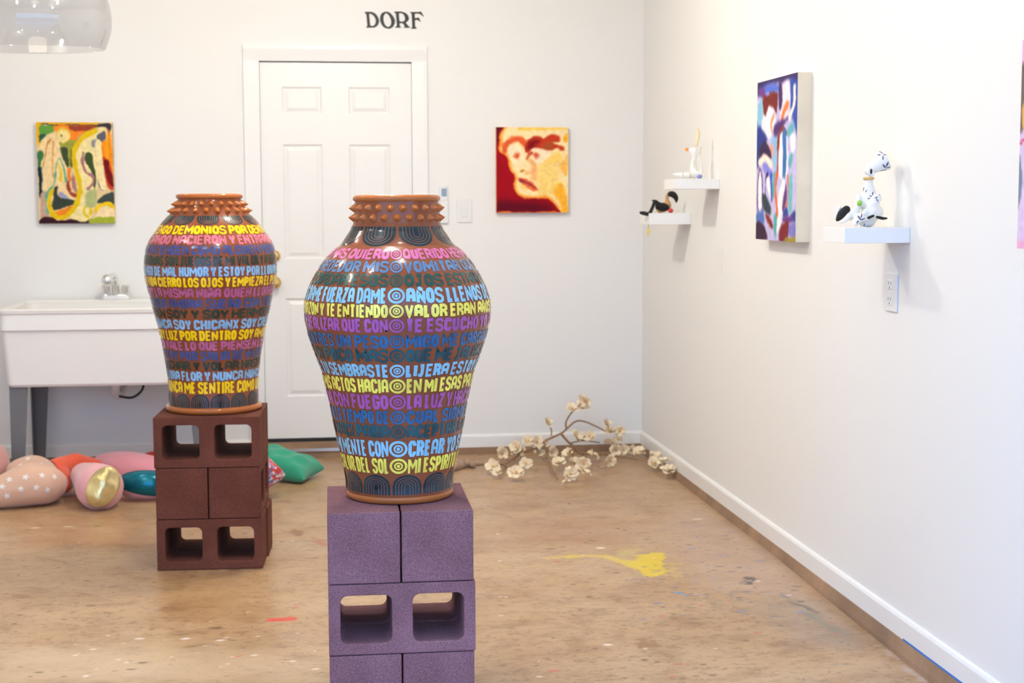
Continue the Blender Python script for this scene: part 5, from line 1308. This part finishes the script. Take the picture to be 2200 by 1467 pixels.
for _ in range(4):
    for a_, b_ in ((rose, star), (rose, lobe), (cor, star), (cor, lobe), (tub, star), (tub, lobe), (cor, tub), (big, cor), (big, tub), (tl, tub), (big, tl), (rd, big)): press(a_, b_)
stars(star, [(20, 1030), (45, 1050), (78, 1047), (55, 1025), (90, 1021), (117, 1024), (15, 1065), (102, 1052), (5, 1045)], WS, .017)
stars(lobe, [(60, 985), (45, 1000), (88, 996)], WS, .016)

# ------------------------------------------------------------------ blossom branch
BARK = mat('grey_bark', lin((168, 140, 116)), .85, vary=.3, scale=40, bump=.6, bscale=120); TWIG = mat('brown_twig', lin((150, 116, 84)), .8, vary=.25, scale=60)
PETAL = mat('cream_silk_petal', lin((246, 226, 192)), .7); PETAL.node_tree.nodes['Principled BSDF'].inputs['Subsurface Weight'].default_value = .25
PETAL.node_tree.nodes['Principled BSDF'].inputs['Subsurface Radius'].default_value = (.02, .015, .01); PETAL.node_tree.nodes['Principled BSDF'].inputs['Subsurface Scale'].default_value = .3
CENT = mat('amber_stamen', lin((214, 160, 96)), .7)
br = empty('blossom_branch', tuple(on_floor(985, 1003))); tag(br, 'bare branch with cream silk blossoms lying in the corner by the back wall', 'branch')
def bp(cx, cy, dy=0):
    px, py = 940+cx/4.074, 840+cy/4.074
    fl = at_z(px, py+3, .012); Y = min(fl.y if fl.y > 0 else 9, 7.86)
    p = at_y(px, py, Y)
    if p.x > X-.055: p = at_x(px, py, X-.055)
    return p-Vector(br.location)
bm = bmesh.new(); tube(bm, [bp(60, 690), bp(130, 668), bp(220, 638), bp(300, 632), bp(318, 650)], [.018, .024, .026, .023, .014], 10); obj('thick_stem', bm, BARK, br, smooth=True)
bm = bmesh.new()
for pts, r0, r1 in ([((300, 650), (440, 635), (590, 640)), .008, .008], [((590, 640), (720, 550), (860, 490), (940, 435), (1080, 370), (1130, 330), (1210, 265), (1300, 270), (1450, 340), (1490, 370)), .008, .0035],
                    [((1130, 330), (1125, 270), (1180, 180), (1255, 110)), .006, .003], [((995, 390), (998, 350), (985, 295)), .004, .003], [((1080, 370), (1140, 440), (1200, 490), (1255, 545), (1400, 545), (1560, 570), (1720, 590), (1850, 620), (1990, 660)), .007, .004],
                    [((1200, 490), (1190, 530), (1180, 580)), .005, .003], [((590, 650), (640, 680), (700, 700)), .006, .004], [((950, 580), (1000, 680), (1055, 770)), .004, .003], [((730, 540), (735, 590), (748, 650)), .004, .003],
                    [((1160, 455), (1230, 440), (1265, 430), (1290, 390)), .004, .003], [((1262, 432), (1350, 440), (1420, 452)), .004, .003], [((1255, 545), (1300, 580), (1345, 620)), .004, .003], [((590, 640), (565, 690), (530, 740)), .004, .003],
                    [((1720, 590), (1700, 540), (1690, 500)), .004, .003], [((860, 490), (900, 560), (930, 600)), .004, .003], [((1400, 660), (1440, 680), (1480, 670)), .003, .003]):
    P_ = [bp(*q) for q in crom(pts, 4)]; n_ = len(P_)
    tube(bm, P_, [r0+(r1-r0)*i/(n_-1) for i in range(n_)], 7)
obj('twigs', bm, TWIG, br, smooth=True)
def blossom_mesh(seed):
    bm = bmesh.new(); rr = random.Random(seed)
    for layer, (np_, sc_, up, a0) in enumerate(((5, .030, .40, 0), (4, .022, .95, .6))):
        for k in range(np_):
            a = a0+2*PI*k/np_+rr.uniform(-.2, .2); g = {}; ln = sc_*rr.uniform(.82, 1.15); u = up*rr.uniform(.4, 1.5); wd = rr.uniform(.46, .62); tw = rr.uniform(-.35, .35)
            for i in range(7):
                for j in range(5):
                    t = i/6; sgn = (j-2)/2; wv = math.sin(PI*min(1, .06+t*.80))**.8*(1 if t < .99 else .72)
                    x = t*ln*(1-.14*(1-abs(sgn))*(t > .95)); y = sgn*ln*wd*wv; z = u*ln*t**1.2+.22*ln*sgn*sgn*wv-.22*ln*t**5+tw*y+rr.uniform(-.0005, .0005)
                    g[i, j] = bm.verts.new((x*math.cos(a)-y*math.sin(a), x*math.sin(a)+y*math.cos(a), z))
            for i in range(6):
                for j in range(4): bm.faces.new((g[i, j], g[i+1, j], g[i+1, j+1], g[i, j+1]))
    me = bpy.data.meshes.new('blossom'); bm.to_mesh(me); bm.free(); me.materials.append(PETAL); me.polygons.foreach_set('use_smooth', [True]*len(me.polygons)); return me
bmeshes = [blossom_mesh(k) for k in range(6)]
bm = bmesh.new(); ball(bm, (0, 0, .006), (.005, .005, .004), 2); cme = bpy.data.meshes.new('blossom_centre'); bm.to_mesh(cme); bm.free(); cme.materials.append(CENT)
BL = [(560, 560, 1.2), (488, 690, 1.2), (522, 725, .9), (690, 745, 1.25), (775, 650, 1), (690, 490, 1.1), (745, 520, .9), (795, 430, 1), (868, 440, 1.2), (925, 480, 1.2), (1000, 530, 1.1), (890, 535, .9), (670, 550, .7), (958, 275, 1.05), (1178, 148, 1.05),
      (1295, 85, 1.2), (1280, 142, .9), (1475, 285, 1.05), (1515, 350, 1.1), (1597, 345, .95), (1212, 400, 1.15), (1332, 390, 1), (1512, 460, 1.2), (1582, 420, .9), (1560, 510, 1.1), (1632, 505, 1), (1145, 575, 1.25), (1062, 650, 1.15), (1190, 652, 1.1),
      (1282, 660, 1.2), (1362, 585, 1.05), (1162, 750, 1.15), (1280, 745, 1.2), (1125, 800, .7), (1510, 625, 1.1), (1702, 515, 1), (1772, 560, 1.25), (1895, 570, 1.05), (1900, 660, 1.2), (1982, 610, 1), (2022, 690, 1.2)]
rr = random.Random(11)
for cx, cy, s in BL:
    p = bp(cx, cy+8); p.z = max(p.z, .024*s+.008-br.location.z)
    o = bpy.data.objects.new('blossom', rr.choice(bmeshes)); COL.objects.link(o); o.parent = br; o.location = p; o.scale = (s*1.12,)*3
    o.rotation_euler = (rr.uniform(.1, 1.5), rr.uniform(-.6, .6), rr.uniform(-.9, .9)+0)
    c_ = bpy.data.objects.new('blossom_centre', cme); COL.objects.link(c_); c_.parent = o
